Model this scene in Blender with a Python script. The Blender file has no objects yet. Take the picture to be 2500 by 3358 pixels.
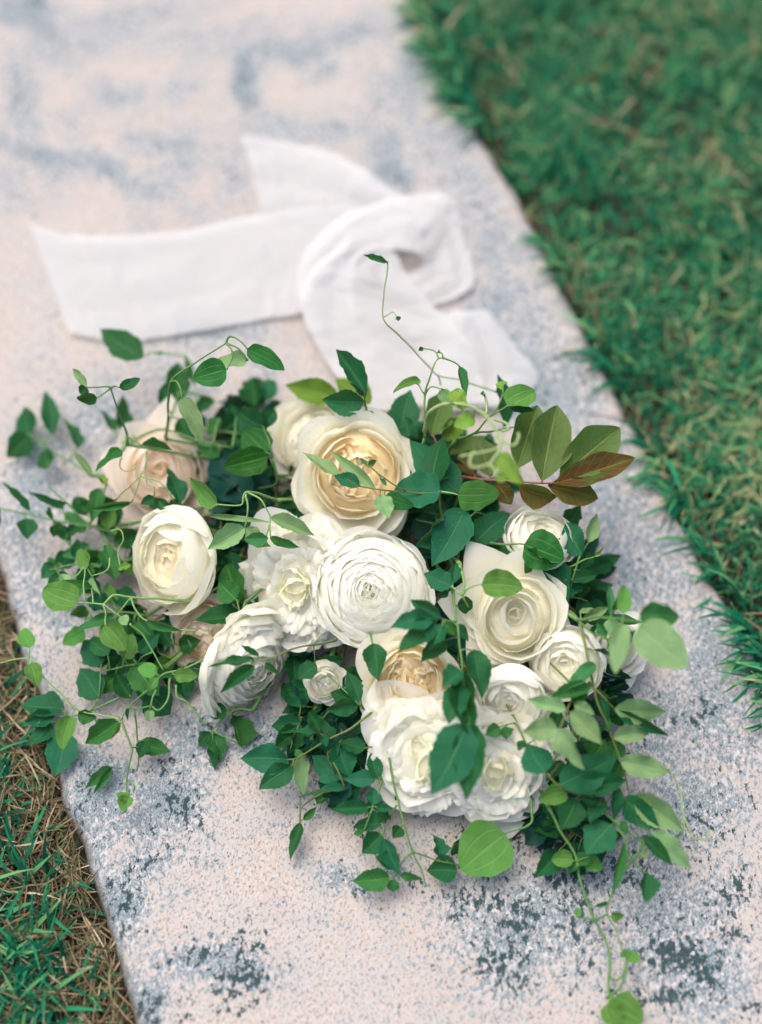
import bpy, math, random
import numpy as np
from mathutils import Vector, Matrix, noise
R = random.Random(7)
S = bpy.context.scene
COL = S.collection
rad = math.radians

# ------------------------------------------------------------------ camera
TH = rad(64.6); D = 1.15; F = 4820.0
CAM = Vector((0, -D*math.cos(TH), D*math.sin(TH)))
cd = bpy.data.cameras.new('camera'); cam = bpy.data.objects.new('camera', cd); COL.objects.link(cam)
cam.location = CAM; cam.rotation_euler = (math.pi/2-TH, 0, 0)
cd.sensor_fit = 'HORIZONTAL'; cd.sensor_width = 41.5; cd.lens = 80.0
cd.clip_start = 0.05; cd.clip_end = 200
cd.dof.use_dof = True; cd.dof.focus_distance = 1.045; cd.dof.aperture_fstop = 2.1
S.camera = cam
# ------------------------------------------------------------------ light
W = bpy.data.worlds.new('World'); S.world = W; W.use_nodes = True
wn = W.node_tree; bg = wn.nodes['Background']
sky = wn.nodes.new('ShaderNodeTexSky'); sky.sky_type = 'NISHITA'; sky.sun_disc = False
SUN_EL, SUN_AZ = rad(66), rad(-42)
sky.sun_elevation = SUN_EL; sky.sun_rotation = SUN_AZ
sky.air_density = 1.0; sky.dust_density = 6.0; sky.ozone_density = 0.4
wn.links.new(sky.outputs[0], bg.inputs[0]); bg.inputs[1].default_value = 0.15
sl = bpy.data.lights.new('sun', 'SUN'); so = bpy.data.objects.new('sun', sl); COL.objects.link(so)
sl.energy = 1.15; sl.angle = rad(50); sl.color = (1.0, 0.95, 0.88)
sdir = Vector((math.sin(SUN_AZ)*math.cos(SUN_EL), math.cos(SUN_AZ)*math.cos(SUN_EL), math.sin(SUN_EL)))
so.rotation_euler = sdir.to_track_quat('Z', 'Y').to_euler()
S.view_settings.view_transform = 'Standard'; S.view_settings.look = 'None'
S.view_settings.gamma = 1; S.view_settings.exposure = 0.98
S.view_settings.use_curve_mapping = False
S.cycles.max_bounces = 20; S.cycles.diffuse_bounces = 10; S.cycles.transmission_bounces = 14

# ------------------------------------------------------------------ helpers
RX = Matrix.Rotation(math.pi/2-TH, 3, 'X')
def P(px, py, zc=0.0):
    """point of the photograph at a height of zc centimetres above the stone"""
    d = RX @ Vector(((px-1250)/F, -(py-1679)/F, -1.0))
    t = (zc*0.01-CAM.z)/d.z
    return CAM + d*t
def px2m(p): return (CAM-p).length/F
def mesh(name, V, Fc, mat=None, smooth=True, uv=None):
    m = bpy.data.meshes.new(name); m.from_pydata(V, [], Fc)
    if mat: m.materials.append(mat)
    if smooth: m.polygons.foreach_set('use_smooth', [True]*len(m.polygons))
    if uv is not None:
        l = m.uv_layers.new(name='UVMap')
        li = np.zeros(len(m.loops), dtype=np.int32); m.loops.foreach_get('vertex_index', li)
        l.data.foreach_set('uv', np.array(uv, dtype=np.float32)[li].ravel())
    m.update(); return m
def obj(name, m, parent=None, kind=None):
    o = bpy.data.objects.new(name, m); COL.objects.link(o)
    if parent: o.parent = parent
    if kind: o['kind'] = kind
    return o
def thing(name, label, cat, loc, group=None):
    o = bpy.data.objects.new(name, None); COL.objects.link(o); o.location = loc
    o.empty_display_size = 0.01
    o['label'] = label; o['category'] = cat
    if group: o['group'] = group
    return o
def catmull(pts, n=6):
    pts = [Vector(p) for p in pts]
    if len(pts) == 2: return [pts[0].lerp(pts[1], i/n) for i in range(n+1)]
    q = [pts[0]*2-pts[1]]+pts+[pts[-1]*2-pts[-2]]; out = []
    for i in range(1, len(q)-2):
        a, b, c, d = q[i-1:i+3]
        for k in range(n):
            t = k/n
            out.append(0.5*((2*b)+(c-a)*t+(2*a-5*b+4*c-d)*t*t+(3*b-a-3*c+d)*t**3))
    out.append(pts[-1]); return out
def tube_data(pts, r0, r1, sides=6):
    V, Fc = [], []; n = len(pts); up = Vector((0.13, 0.2, 1)).normalized()
    for i, p in enumerate(pts):
        t = (pts[min(i+1, n-1)]-pts[max(i-1, 0)])
        t = t.normalized() if t.length > 1e-9 else Vector((0, 1, 0))
        a = t.cross(up); a = a.normalized() if a.length > 1e-4 else Vector((1, 0, 0)); b = t.cross(a)
        r = (r0+(r1-r0)*i/(n-1))*(1+0.45*math.exp(-i*1.3)+0.3*math.exp(-(n-1-i)*1.3)+0.12*noise.noise(p*160))
        if 0 < i < n-1: p = p+Vector((noise.noise(p*70), noise.noise(p*70+Vector((9, 0, 0))), 0))*0.0009
        for s in range(sides):
            an = 2*math.pi*s/sides; V.append(p+a*(r*math.cos(an))+b*(r*math.sin(an)))
    for i in range(n-1):
        for s in range(sides):
            s2 = (s+1) % sides
            Fc.append((i*sides+s, i*sides+s2, (i+1)*sides+s2, (i+1)*sides+s))
    Fc.append(tuple(range(sides-1, -1, -1))); Fc.append(tuple((n-1)*sides+s for s in range(sides)))
    return V, Fc
def tubes(name, lst, mat, parent, origin):
    """several joined runs of one branching stem, as ONE part"""
    V, Fc = [], []
    for pts, r0, r1 in lst:
        v, f = tube_data(pts, r0, r1); k = len(V)
        V += [x-origin for x in v]; Fc += [tuple(i+k for i in q) for q in f]
    return obj(name, mesh(name, V, Fc, mat), parent)

# ------------------------------------------------------------------ materials
def new_mat(name):
    m = bpy.data.materials.new(name); m.use_nodes = True; nt = m.node_tree
    for n in list(nt.nodes): nt.nodes.remove(n)
    return m, nt, nt.nodes.new('ShaderNodeOutputMaterial')
def N(nt, t, **k):
    n = nt.nodes.new(t)
    for a, b in k.items():
        if a.startswith('i_'):
            key = a[2:]; n.inputs[int(key) if key.isdigit() else key.replace('_', ' ')].default_value = b
        else: setattr(n, a, b)
    return n
def mth(nt, op, a, b=None, c=None, clamp=False):
    n = nt.nodes.new('ShaderNodeMath'); n.operation = op; n.use_clamp = clamp
    for i, x in enumerate((a, b, c)):
        if x is None: continue
        if isinstance(x, (int, float)): n.inputs[i].default_value = x
        else: nt.links.new(x, n.inputs[i])
    return n.outputs[0]
def mixc(nt, fac, a, b, blend='MIX'):
    n = nt.nodes.new('ShaderNodeMix'); n.data_type = 'RGBA'; n.blend_type = blend
    for s, x in ((0, fac), (6, a), (7, b)):
        if isinstance(x, (int, float)): n.inputs[s].default_value = x
        elif isinstance(x, tuple): n.inputs[s].default_value = x+(1,) if len(x) == 3 else x
        else: nt.links.new(x, n.inputs[s])
    return n.outputs[2]
def ramp(nt, fac, stops, interp='LINEAR'):
    n = nt.nodes.new('ShaderNodeValToRGB'); n.color_ramp.interpolation = interp
    e = n.color_ramp.elements
    while len(e) < len(stops): e.new(0.5)
    for i, (p, c) in enumerate(stops):
        e[i].position = p; e[i].color = c+(1,) if len(c) == 3 else c
    nt.links.new(fac, n.inputs[0]); return n.outputs[0]
def smooth(nt, x, a, b):
    n = nt.nodes.new('ShaderNodeMapRange'); n.interpolation_type = 'SMOOTHSTEP'
    nt.links.new(x, n.inputs[0]); n.inputs[1].default_value = a; n.inputs[2].default_value = b
    return n.outputs[0]
def noisen(nt, vec, scale, detail=3, rough=0.55):
    n = nt.nodes.new('ShaderNodeTexNoise'); n.inputs['Scale'].default_value = scale
    n.inputs['Detail'].default_value = detail; n.inputs['Roughness'].default_value = rough
    if vec is not None: nt.links.new(vec, n.inputs['Vector'])
    return n.outputs[0]

def leaf_mat(name, top, under, vein, gloss=0.42, veinstyle='side', spots=None, trans=0.3):
    m, nt, out = new_mat(name); L = nt.links
    uv = N(nt, 'ShaderNodeUVMap').outputs[0]
    sp = N(nt, 'ShaderNodeSeparateXYZ'); L.new(uv, sp.inputs[0])
    u = mth(nt, 'ABSOLUTE', mth(nt, 'SUBTRACT', sp.outputs[0], 0.5)); v = sp.outputs[1]
    u2 = mth(nt, 'MULTIPLY', u, 2.0)
    oi = N(nt, 'ShaderNodeObjectInfo'); geo = N(nt, 'ShaderNodeNewGeometry')
    mid = mth(nt, 'SUBTRACT', 1.0, smooth(nt, u2, 0.02, 0.075))
    if veinstyle == 'side':
        s = mth(nt, 'FRACT', mth(nt, 'MULTIPLY', mth(nt, 'SUBTRACT', v, mth(nt, 'MULTIPLY', u2, 0.22)), 7.0))
        s = mth(nt, 'ABSOLUTE', mth(nt, 'SUBTRACT', s, 0.5))
        side = mth(nt, 'SUBTRACT', 1.0, smooth(nt, s, 0.015, 0.07))
        side = mth(nt, 'MULTIPLY', side, 0.45)
    else:
        s = mth(nt, 'ABSOLUTE', mth(nt, 'SUBTRACT', u2, 0.47))
        s2 = mth(nt, 'ABSOLUTE', mth(nt, 'SUBTRACT', mth(nt, 'FRACT', mth(nt, 'MULTIPLY', mth(nt, 'SUBTRACT', v, mth(nt, 'MULTIPLY', u2, 0.3)), 5.0)), 0.5))
        side = mth(nt, 'MAXIMUM', mth(nt, 'MULTIPLY', mth(nt, 'SUBTRACT', 1.0, smooth(nt, s, 0.015, 0.06)), 0.7),
                   mth(nt, 'MULTIPLY', mth(nt, 'SUBTRACT', 1.0, smooth(nt, s2, 0.015, 0.06)), 0.3))
    vn = mth(nt, 'MAXIMUM', mid, side)
    tc = N(nt, 'ShaderNodeTexCoord').outputs['Object']
    n1 = noisen(nt, tc, 4.5, 5)
    base = mixc(nt, geo.outputs['Backfacing'], top, under)
    hsv = N(nt, 'ShaderNodeHueSaturation'); L.new(base, hsv.inputs['Color'])
    L.new(mth(nt, 'ADD', 0.485, mth(nt, 'MULTIPLY', oi.outputs['Random'], 0.03)), hsv.inputs['Hue'])
    L.new(mth(nt, 'ADD', mth(nt, 'ADD', 0.6, mth(nt, 'MULTIPLY', n1, 0.62)), mth(nt, 'MULTIPLY', oi.outputs['Random'], 0.34)), hsv.inputs['Value'])
    c = hsv.outputs[0]
    if spots:
        ns = noisen(nt, tc, spots[1], 4, 0.65)
        c = mixc(nt, smooth(nt, ns, spots[2], spots[2]+0.14), c, spots[0])
    c = mixc(nt, mth(nt, 'MULTIPLY', vn, 0.72), c, vein)
    # tan rim on the very edge
    c = mixc(nt, mth(nt, 'MULTIPLY', smooth(nt, u2, 0.93, 1.0), 0.35), c, vein)
    b = N(nt, 'ShaderNodeBump', i_Strength=0.6, i_Distance=0.0016)
    L.new(mth(nt, 'SUBTRACT', mth(nt, 'MULTIPLY', noisen(nt, tc, 14, 3), 0.6), mth(nt, 'MULTIPLY', vn, 0.5)), b.inputs['Height'])
    pr = N(nt, 'ShaderNodeBsdfPrincipled', i_Roughness=gloss); pr.inputs['Specular IOR Level'].default_value = 0.09
    L.new(c, pr.inputs['Base Color']); L.new(b.outputs[0], pr.inputs['Normal'])
    rg = mth(nt, 'ADD', gloss, mth(nt, 'MULTIPLY', geo.outputs['Backfacing'], 0.2)); L.new(rg, pr.inputs['Roughness'])
    tr = N(nt, 'ShaderNodeBsdfTranslucent')
    L.new(mixc(nt, 0.5, c, (0.16, 0.36, 0.05)), tr.inputs[0])
    mx = N(nt, 'ShaderNodeMixShader', i_0=trans); L.new(pr.outputs[0], mx.inputs[1]); L.new(tr.outputs[0], mx.inputs[2])
    L.new(mx.outputs[0], out.inputs[0]); return m
LM = {
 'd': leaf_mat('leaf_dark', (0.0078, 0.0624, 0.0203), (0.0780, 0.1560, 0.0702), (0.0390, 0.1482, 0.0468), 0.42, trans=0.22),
 't': leaf_mat('leaf_teal', (0.0094, 0.0819, 0.0359), (0.0858, 0.1716, 0.0780), (0.0468, 0.1638, 0.0702), 0.52, trans=0.22),
 'm': leaf_mat('leaf_mid', (0.0234, 0.1131, 0.0312), (0.0936, 0.1872, 0.0702), (0.0936, 0.2184, 0.0702), 0.5, trans=0.25),
 'l': leaf_mat('leaf_light', (0.0723, 0.1955, 0.0382), (0.1190, 0.2380, 0.0765), (0.1445, 0.2890, 0.0935), 0.5, 'palm', trans=0.3),
 'p': leaf_mat('leaf_underside', (0.1615, 0.2720, 0.1190), (0.0425, 0.1700, 0.0425), (0.2210, 0.3400, 0.1700), 0.65, trans=0.3),
 'o': leaf_mat('leaf_olive', (0.0850, 0.1615, 0.0187), (0.1190, 0.1870, 0.0510), (0.1700, 0.2210, 0.0595), 0.52),
 'y': leaf_mat('leaf_young', (0.1700, 0.3060, 0.0467), (0.1870, 0.3060, 0.0850), (0.2550, 0.3740, 0.1190), 0.5, 'palm', trans=0.4),
 'g': leaf_mat('leaf_clematis', (0.0101, 0.0819, 0.0140), (0.1014, 0.1950, 0.0702), (0.0702, 0.2028, 0.0390), 0.4, 'palm', spots=((0.1248, 0.1716, 0.0234), 5, 0.72), trans=0.22),
 'b': leaf_mat('leaf_bronze', (0.0780, 0.0429, 0.0125), (0.0936, 0.0780, 0.0234), (0.2028, 0.1560, 0.0351), 0.4, spots=((0.0351, 0.0936, 0.0234), 2.2, 0.5)),
 'c': leaf_mat('leaf_copper', (0.0663, 0.1170, 0.0312), (0.1014, 0.1092, 0.0390), (0.1560, 0.2184, 0.0624), 0.42, spots=((0.2028, 0.0663, 0.0156), 2.4, 0.56)),
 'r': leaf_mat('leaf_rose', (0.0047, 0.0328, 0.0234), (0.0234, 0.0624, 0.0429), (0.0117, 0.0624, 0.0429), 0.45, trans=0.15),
}
def simple_mat(name, col, rough=0.5, var=0.3, scale=300, trans=0.0):
    m, nt, out = new_mat(name)
    tc = N(nt, 'ShaderNodeTexCoord').outputs['Object']
    n = noisen(nt, tc, scale, 3)
    c = mixc(nt, n, tuple(x*(1-var) for x in col), tuple(min(1, x*(1+var)) for x in col))
    pr = N(nt, 'ShaderNodeBsdfPrincipled', i_Roughness=rough); nt.links.new(c, pr.inputs['Base Color'])
    nt.links.new(pr.outputs[0], out.inputs[0]); return m
M_STEM = simple_mat('stem_green', (0.065, 0.155, 0.035), 0.5)
M_STEML = simple_mat('stem_light', (0.13, 0.24, 0.065), 0.5)
M_TWIG = simple_mat('stem_olive_twig', (0.08, 0.11, 0.022), 0.6)
M_RED = simple_mat('stem_red', (0.17, 0.05, 0.025), 0.5)
M_TEND = simple_mat('stem_pale', (0.19, 0.27, 0.10), 0.5)
M_BUD = simple_mat('bud_cream', (0.5, 0.52, 0.3), 0.6)

def petal_mat(name, tip, mid, base, p1=0.35, p2=0.75, blush=None):
    m, nt, out = new_mat(name); L = nt.links
    uv = N(nt, 'ShaderNodeUVMap').outputs[0]
    sp = N(nt, 'ShaderNodeSeparateXYZ'); L.new(uv, sp.inputs[0])
    tc = N(nt, 'ShaderNodeTexCoord').outputs['Object']
    oi = N(nt, 'ShaderNodeObjectInfo')
    v = mth(nt, 'ADD', sp.outputs[1], mth(nt, 'MULTIPLY', mth(nt, 'SUBTRACT', noisen(nt, tc, 60, 3), 0.5), 0.25))
    c = ramp(nt, v, [(0.05, base), (p1, mid), (p2, tip)])
    c = mixc(nt, mth(nt, 'MULTIPLY', oi.outputs['Random'], 0.35), c, mid)
    # brownish bruise flecks, sparse
    nb = noisen(nt, tc, 260, 2)
    c = mixc(nt, mth(nt, 'MULTIPLY', smooth(nt, nb, 0.74, 0.80), 0.3), c, (0.6, 0.42, 0.2))
    # radial petal veins
    ws = mth(nt, 'SINE', mth(nt, 'ADD', mth(nt, 'MULTIPLY', sp.outputs[0], 95.0), mth(nt, 'MULTIPLY', noisen(nt, uv, 7, 2), 9.0)))
    b = N(nt, 'ShaderNodeBump', i_Strength=0.3, i_Distance=0.0012)
    L.new(mth(nt, 'ADD', mth(nt, 'MULTIPLY', ws, 0.12), noisen(nt, tc, 120, 4)), b.inputs['Height'])
    pr = N(nt, 'ShaderNodeBsdfPrincipled', i_Roughness=0.62); pr.inputs['Specular IOR Level'].default_value = 0.2
    L.new(c, pr.inputs['Base Color']); L.new(b.outputs[0], pr.inputs['Normal'])
    tr = N(nt, 'ShaderNodeBsdfTranslucent'); L.new(c, tr.inputs[0]); L.new(b.outputs[0], tr.inputs['Normal'])
    pr.inputs['Subsurface Weight'].default_value = 0.8; pr.inputs['Subsurface Radius'].default_value = (1.0, 0.85, 0.6); pr.inputs['Subsurface Scale'].default_value = 0.006
    mx = N(nt, 'ShaderNodeMixShader', i_0=0.5); L.new(pr.outputs[0], mx.inputs[1]); L.new(tr.outputs[0], mx.inputs[2])
    L.new(mx.outputs[0], out.inputs[0]); return m
PM = {
 'cream': petal_mat('petal_cream', (0.895, 0.88, 0.785), (0.89, 0.87, 0.71), (0.88, 0.82, 0.55)),
 'white': petal_mat('petal_white', (0.90, 0.895, 0.84), (0.895, 0.888, 0.76), (0.87, 0.87, 0.58)),
 'peony': petal_mat('petal_peony', (0.90, 0.89, 0.82), (0.895, 0.885, 0.72), (0.87, 0.87, 0.46), 0.3, 0.6),
 'lemon': petal_mat('petal_lemon', (0.90, 0.89, 0.70), (0.89, 0.88, 0.56), (0.86, 0.85, 0.38), 0.3, 0.8),
 'peach': petal_mat('petal_peach', (0.92, 0.82, 0.57), (0.92, 0.76, 0.43), (0.91, 0.64, 0.26), 0.35, 0.95),
 'apricot': petal_mat('petal_apricot', (0.92, 0.86, 0.68), (0.92, 0.81, 0.54), (0.91, 0.74, 0.40), 0.4, 0.95),
 'blush': petal_mat('petal_blush', (0.91, 0.835, 0.745), (0.91, 0.82, 0.69), (0.90, 0.76, 0.48)),
 'ivory': petal_mat('petal_ivory', (0.895, 0.88, 0.79), (0.89, 0.87, 0.71), (0.87, 0.80, 0.50), 0.3, 0.7),
 'green': petal_mat('petal_heart', (0.80, 0.83, 0.55), (0.72, 0.79, 0.40), (0.6, 0.7, 0.25)),
}

# ------------------------------------------------------------------ ground, stone, grass
EL0, EL1 = P(-64, 1700), P(439, 3358)
ER0, ER1 = P(1370, 0), P(2440, 2080)
dirL = (EL0-EL1).normalized(); dirR = (ER0-ER1).normalized()
def edge_pt(a, d, t): return a+d*t
def ground_mat():
    m, nt, out = new_mat('soil'); tc = N(nt, 'ShaderNodeTexCoord').outputs['Object']
    c = ramp(nt, noisen(nt, tc, 60, 6, 0.7), [(0.3, (0.006, 0.012, 0.006)), (0.7, (0.03, 0.026, 0.014))])
    far = ramp(nt, noisen(nt, tc, 9, 6, 0.7), [(0.3, (0.02, 0.06, 0.025)), (0.7, (0.06, 0.12, 0.05))])
    ln = N(nt, 'ShaderNodeVectorMath', operation='LENGTH'); nt.links.new(tc, ln.inputs[0])
    c = mixc(nt, smooth(nt, ln.outputs['Value'], 1.1, 1.5), c, far)
    b = N(nt, 'ShaderNodeBump', i_Strength=1.0, i_Distance=0.01); nt.links.new(noisen(nt, tc, 90, 5), b.inputs['Height'])
    pr = N(nt, 'ShaderNodeBsdfPrincipled', i_Roughness=0.95)
    nt.links.new(c, pr.inputs['Base Color']); nt.links.new(b.outputs[0], pr.inputs['Normal'])
    nt.links.new(pr.outputs[0], out.inputs[0]); return m
GZ = -0.022
gv, gf = [], []
g = [-60, -8, -2, -1, 0, 1, 2, 8, 60]
for y in g:
    for x in g: gv.append((x, y, GZ))
for j in range(8):
    for i in range(8): gf.append((j*9+i, j*9+i+1, j*9+i+10, j*9+i+9))
obj('ground', mesh('ground', gv, gf, ground_mat()), None, 'structure')

# clouds and dark mineral patches of the granite: (px, py, rx, ry, angle, strength)
CLOUD = [(120,60,150,60,-30,1),(420,60,260,45,10,.7),(60,300,60,180,10,.8),(700,130,240,60,5,.6),(820,260,50,120,5,1.3),(950,150,200,60,12,.9),(1050,230,70,30,10,.8),
 (170,190,120,40,-20,.7),(620,280,140,60,10,.5),(380,310,90,40,-15,.7),(250,380,70,90,-20,.5),(1280,300,90,90,0,.6),(1200,400,160,50,5,.6),(1100,440,200,40,0,.7),
 (130,520,200,50,-18,.9),(340,570,160,50,-20,.9),(560,470,180,70,0,.7),(620,540,120,60,10,.6),(760,560,90,110,10,.6),(520,640,60,120,-25,.6),(600,690,60,60,0,.5),
 (1280,480,120,80,40,.8),(1300,560,80,60,50,1),(1620,760,90,110,60,.8),(1600,1020,110,120,60,1.0),(1700,1180,80,150,60,1.1),(1760,1290,110,90,50,1.2),(1800,1370,80,60,0,.9),
 (1550,1150,50,60,0,.8),(1640,900,60,60,0,.7),(700,1080,180,45,-5,.9),(600,1220,120,100,0,.7),(850,1200,60,60,0,.7),(60,1230,60,40,0,.3),(330,1350,160,120,0,.8),(130,1550,120,140,0,.9),
 (90,1700,120,140,0,.9),(90,1900,100,120,0,.7),(200,1980,140,120,0,.7),(1900,1560,80,140,0,.9),(1990,1700,60,160,5,.9),(2080,1900,80,160,10,.9),(2000,1420,80,80,0,.5),
 (2150,1750,50,120,0,.5),(2200,2350,160,120,0,.8),(2330,2150,110,160,20,1.0),(2150,2480,120,120,0,.7),(2400,2420,150,120,0,.7),(2250,2650,200,120,0,.9),(2000,2850,260,120,0,.8),
 (900,2430,160,90,0,1.0),(650,2420,140,100,0,1.0),(330,2560,90,160,10,1.1),(560,2620,110,110,0,1.2),(430,2700,120,70,0,1.0),(330,2750,60,60,0,.8),(480,2840,150,45,10,.9),
 (400,2980,110,90,-30,1.3),(280,2640,50,160,10,.9),(1300,2430,200,60,0,1.0),(560,2950,60,50,0,.4),(1100,2560,120,100,0,.7),(950,2720,120,40,10,.5),(1180,2880,160,35,-12,.8),
 (1750,3050,300,160,0,.8),(2200,3000,240,160,0,.8),(1650,3250,260,90,0,.4),(2300,3200,220,140,0,.9),(460,3250,90,80,0,1.0),(700,3170,180,70,-10,1.0),(1000,3000,200,40,0,.3)]
CLOUD += [(1460+i*62, 480+i*120, 95, 120, 60, .68) for i in range(13)]+[(250, 150, 200, 60, 10, .6), (900, 420, 160, 60, 0, .6), (1150, 120, 160, 60, 15, .8), (60, 600, 120, 80, 0, .5), (1350, 250, 70, 160, 0, .8), (2350, 2300, 150, 250, 0, .8), (1950, 2700, 400, 150, 0, .5), (1500, 2850, 200, 100, 0, .4)]
CLOUD += [(60+i*38, 2150+i*118, 70, 90, 0, .75) for i in range(11)]  # shading of the rounded left edge, put into the cloud mask as grey
DARK = [(290,2560,40,60,0,.5),(600,2640,60,90,20,.9),(520,2780,70,30,20,.8),(460,2850,70,30,20,.8),(420,2970,60,70,-20,.8),(530,2500,60,30,0,.7),(700,2380,60,50,0,.6),
 (560,3150,20,20,0,.5),(650,3130,60,50,0,1.0),(790,3090,45,60,-20,1.1),(800,3230,70,70,10,1.3),(460,3290,60,50,0,1.1),(610,3310,40,30,0,.8),(1330,2940,55,16,-15,1.2),
 (1700,2700,110,50,0,1.3),(1620,2760,90,55,0,1.3),(1800,2780,90,60,0,1.3),(1780,2870,90,60,0,1.1),(1870,2940,110,60,0,1.1),(1600,2900,50,40,0,.5),(1550,2970,110,50,0,1.1),
 (1700,3030,60,60,0,1.1),(1900,3050,60,60,0,.9),(1640,3140,80,70,0,1.2),(1740,3160,60,60,0,1.1),(1700,3240,60,50,0,1.1),(1920,3180,60,50,0,1.0),(2000,3270,60,40,0,1.1),
 (2200,3130,90,70,-20,1.5),(2280,3200,90,60,-30,1.4),(2150,3290,90,50,20,1.5),(2400,2950,90,60,0,1.1),(2340,2780,50,60,0,.8),(2420,3100,80,60,0,1.1),(2050,2850,70,60,0,1),
 (2300,2680,40,40,0,.7),(2460,2620,40,60,0,.7),(2060,2460,40,50,0,.9),(1510,2720,50,20,10,1.2),(1240,2690,50,25,10,1.0),(1540,700,25,25,0,.5),(1850,1180,18,18,0,1.2),(1900,1260,30,20,0,.9),
 (1905,1270,25,25,0,.7),(2010,1395,22,12,0,1.2),(1300,620,20,40,20,.9),(110,8,40,14,0,1.4),(2040,1620,20,20,0,.8),(950,2400,80,60,0,.7),(760,2540,50,30,0,.6),(2010,2370,60,60,0,.5),
 (1180,2890,60,14,-12,.8),(2250,2340,60,50,0,.7),(2320,2300,60,40,0,.6),(2480,3330,60,40,0,1.0),(1400,3330,60,20,0,.2),(1240,350,30,15,0,.4),(820,330,30,50,0,.5),(1050,250,40,12,8,.7)]
def to_ground(lst):
    out = []
    for (x, y, rx, ry, a, s) in lst:
        c = P(x, y); ca, sa = math.cos(rad(a)), math.sin(rad(a))
        ex = P(x+rx*ca, y-rx*sa)-c; ey = P(x+ry*sa, y+ry*ca)-c
        M = np.linalg.inv(np.array([[ex.x, ey.x], [ex.y, ey.y]]))
        out.append((c.x, c.y, M, s))
    return out
CL, DK = to_ground(CLOUD), to_ground(DARK)
def field(X, Y, lst):
    A = np.zeros_like(X)
    for cx, cy, M, s in lst:
        dx, dy = X-cx, Y-cy
        a = M[0, 0]*dx+M[0, 1]*dy; b = M[1, 0]*dx+M[1, 1]*dy
        A = np.maximum(A, s*np.exp(-(a*a+b*b)*0.75))
    return A
NS, NT = 110, 420
T0, T1 = -0.75, 2.1
TL0 = EL0+dirL*0; base_mid = 0
V = []; uvs = []
ax = (dirL+dirR).normalized()
def eL(t):
    p = EL1+dirL*t; n = noise.noise(Vector((t*9, 3.1, 0)))*0.008+noise.noise(Vector((t*34, 7, 0)))*0.0042+noise.noise(Vector((t*110, 7, 0)))*0.0008
    return p+Vector((n, 0, 0))
tR0 = (ER1-EL1).dot(ax)
def eR(t):
    p = ER1+dirR*(t-tR0); n = noise.noise(Vector((t*7, 13.1, 0)))*0.007+noise.noise(Vector((t*34, 17, 0)))*0.0035
    return p+Vector((n, 0, 0))
TH_ST = 0.05
prof = [(0.0, -TH_ST), (0.0, -0.014), (0.0025, -0.007), (0.007, -0.0022), (0.011, -0.0006)]
for j in range(NT+1):
    t = T0+(T1-T0)*j/NT; a, b = eL(t), eR(t); w = (b-a); wl = w.length; wn_ = w/wl
    row = [a+wn_*o+Vector((0, 0, z)) for o, z in prof]
    for i in range(NS+1):
        s = 0.017+(wl-0.034)*i/NS; p = a+wn_*s
        z = noise.noise(Vector((p.x*14, p.y*14, 1)))*0.0008
        edge = min(s, wl-s); z -= 0.0
        row.append(p+Vector((0, 0, z)))
    row += [b-wn_*o+Vector((0, 0, z)) for o, z in reversed(prof)]
    V += row
nr = NS+1+2*len(prof)
Fc = [(j*nr+i, j*nr+i+1, (j+1)*nr+i+1, (j+1)*nr+i) for j in range(NT) for i in range(nr-1)]
sm = mesh('stone_path', V, Fc)
VA = np.array([tuple(v) for v in V])
wx = np.array([noise.noise(Vector((v[0]*22, v[1]*22, 5)))*0.016+noise.noise(Vector((v[0]*60, v[1]*60, 15)))*0.008 for v in VA])
wy = np.array([noise.noise(Vector((v[0]*22, v[1]*22, 9)))*0.016+noise.noise(Vector((v[0]*60, v[1]*60, 19)))*0.008 for v in VA])
for nm, lst in (('cloud', CL), ('dark', DK)):
    at = sm.attributes.new(nm, 'FLOAT', 'POINT')
    at.data.foreach_set('value', field(VA[:, 0]+wx, VA[:, 1]+wy, lst).astype(np.float32))
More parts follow.
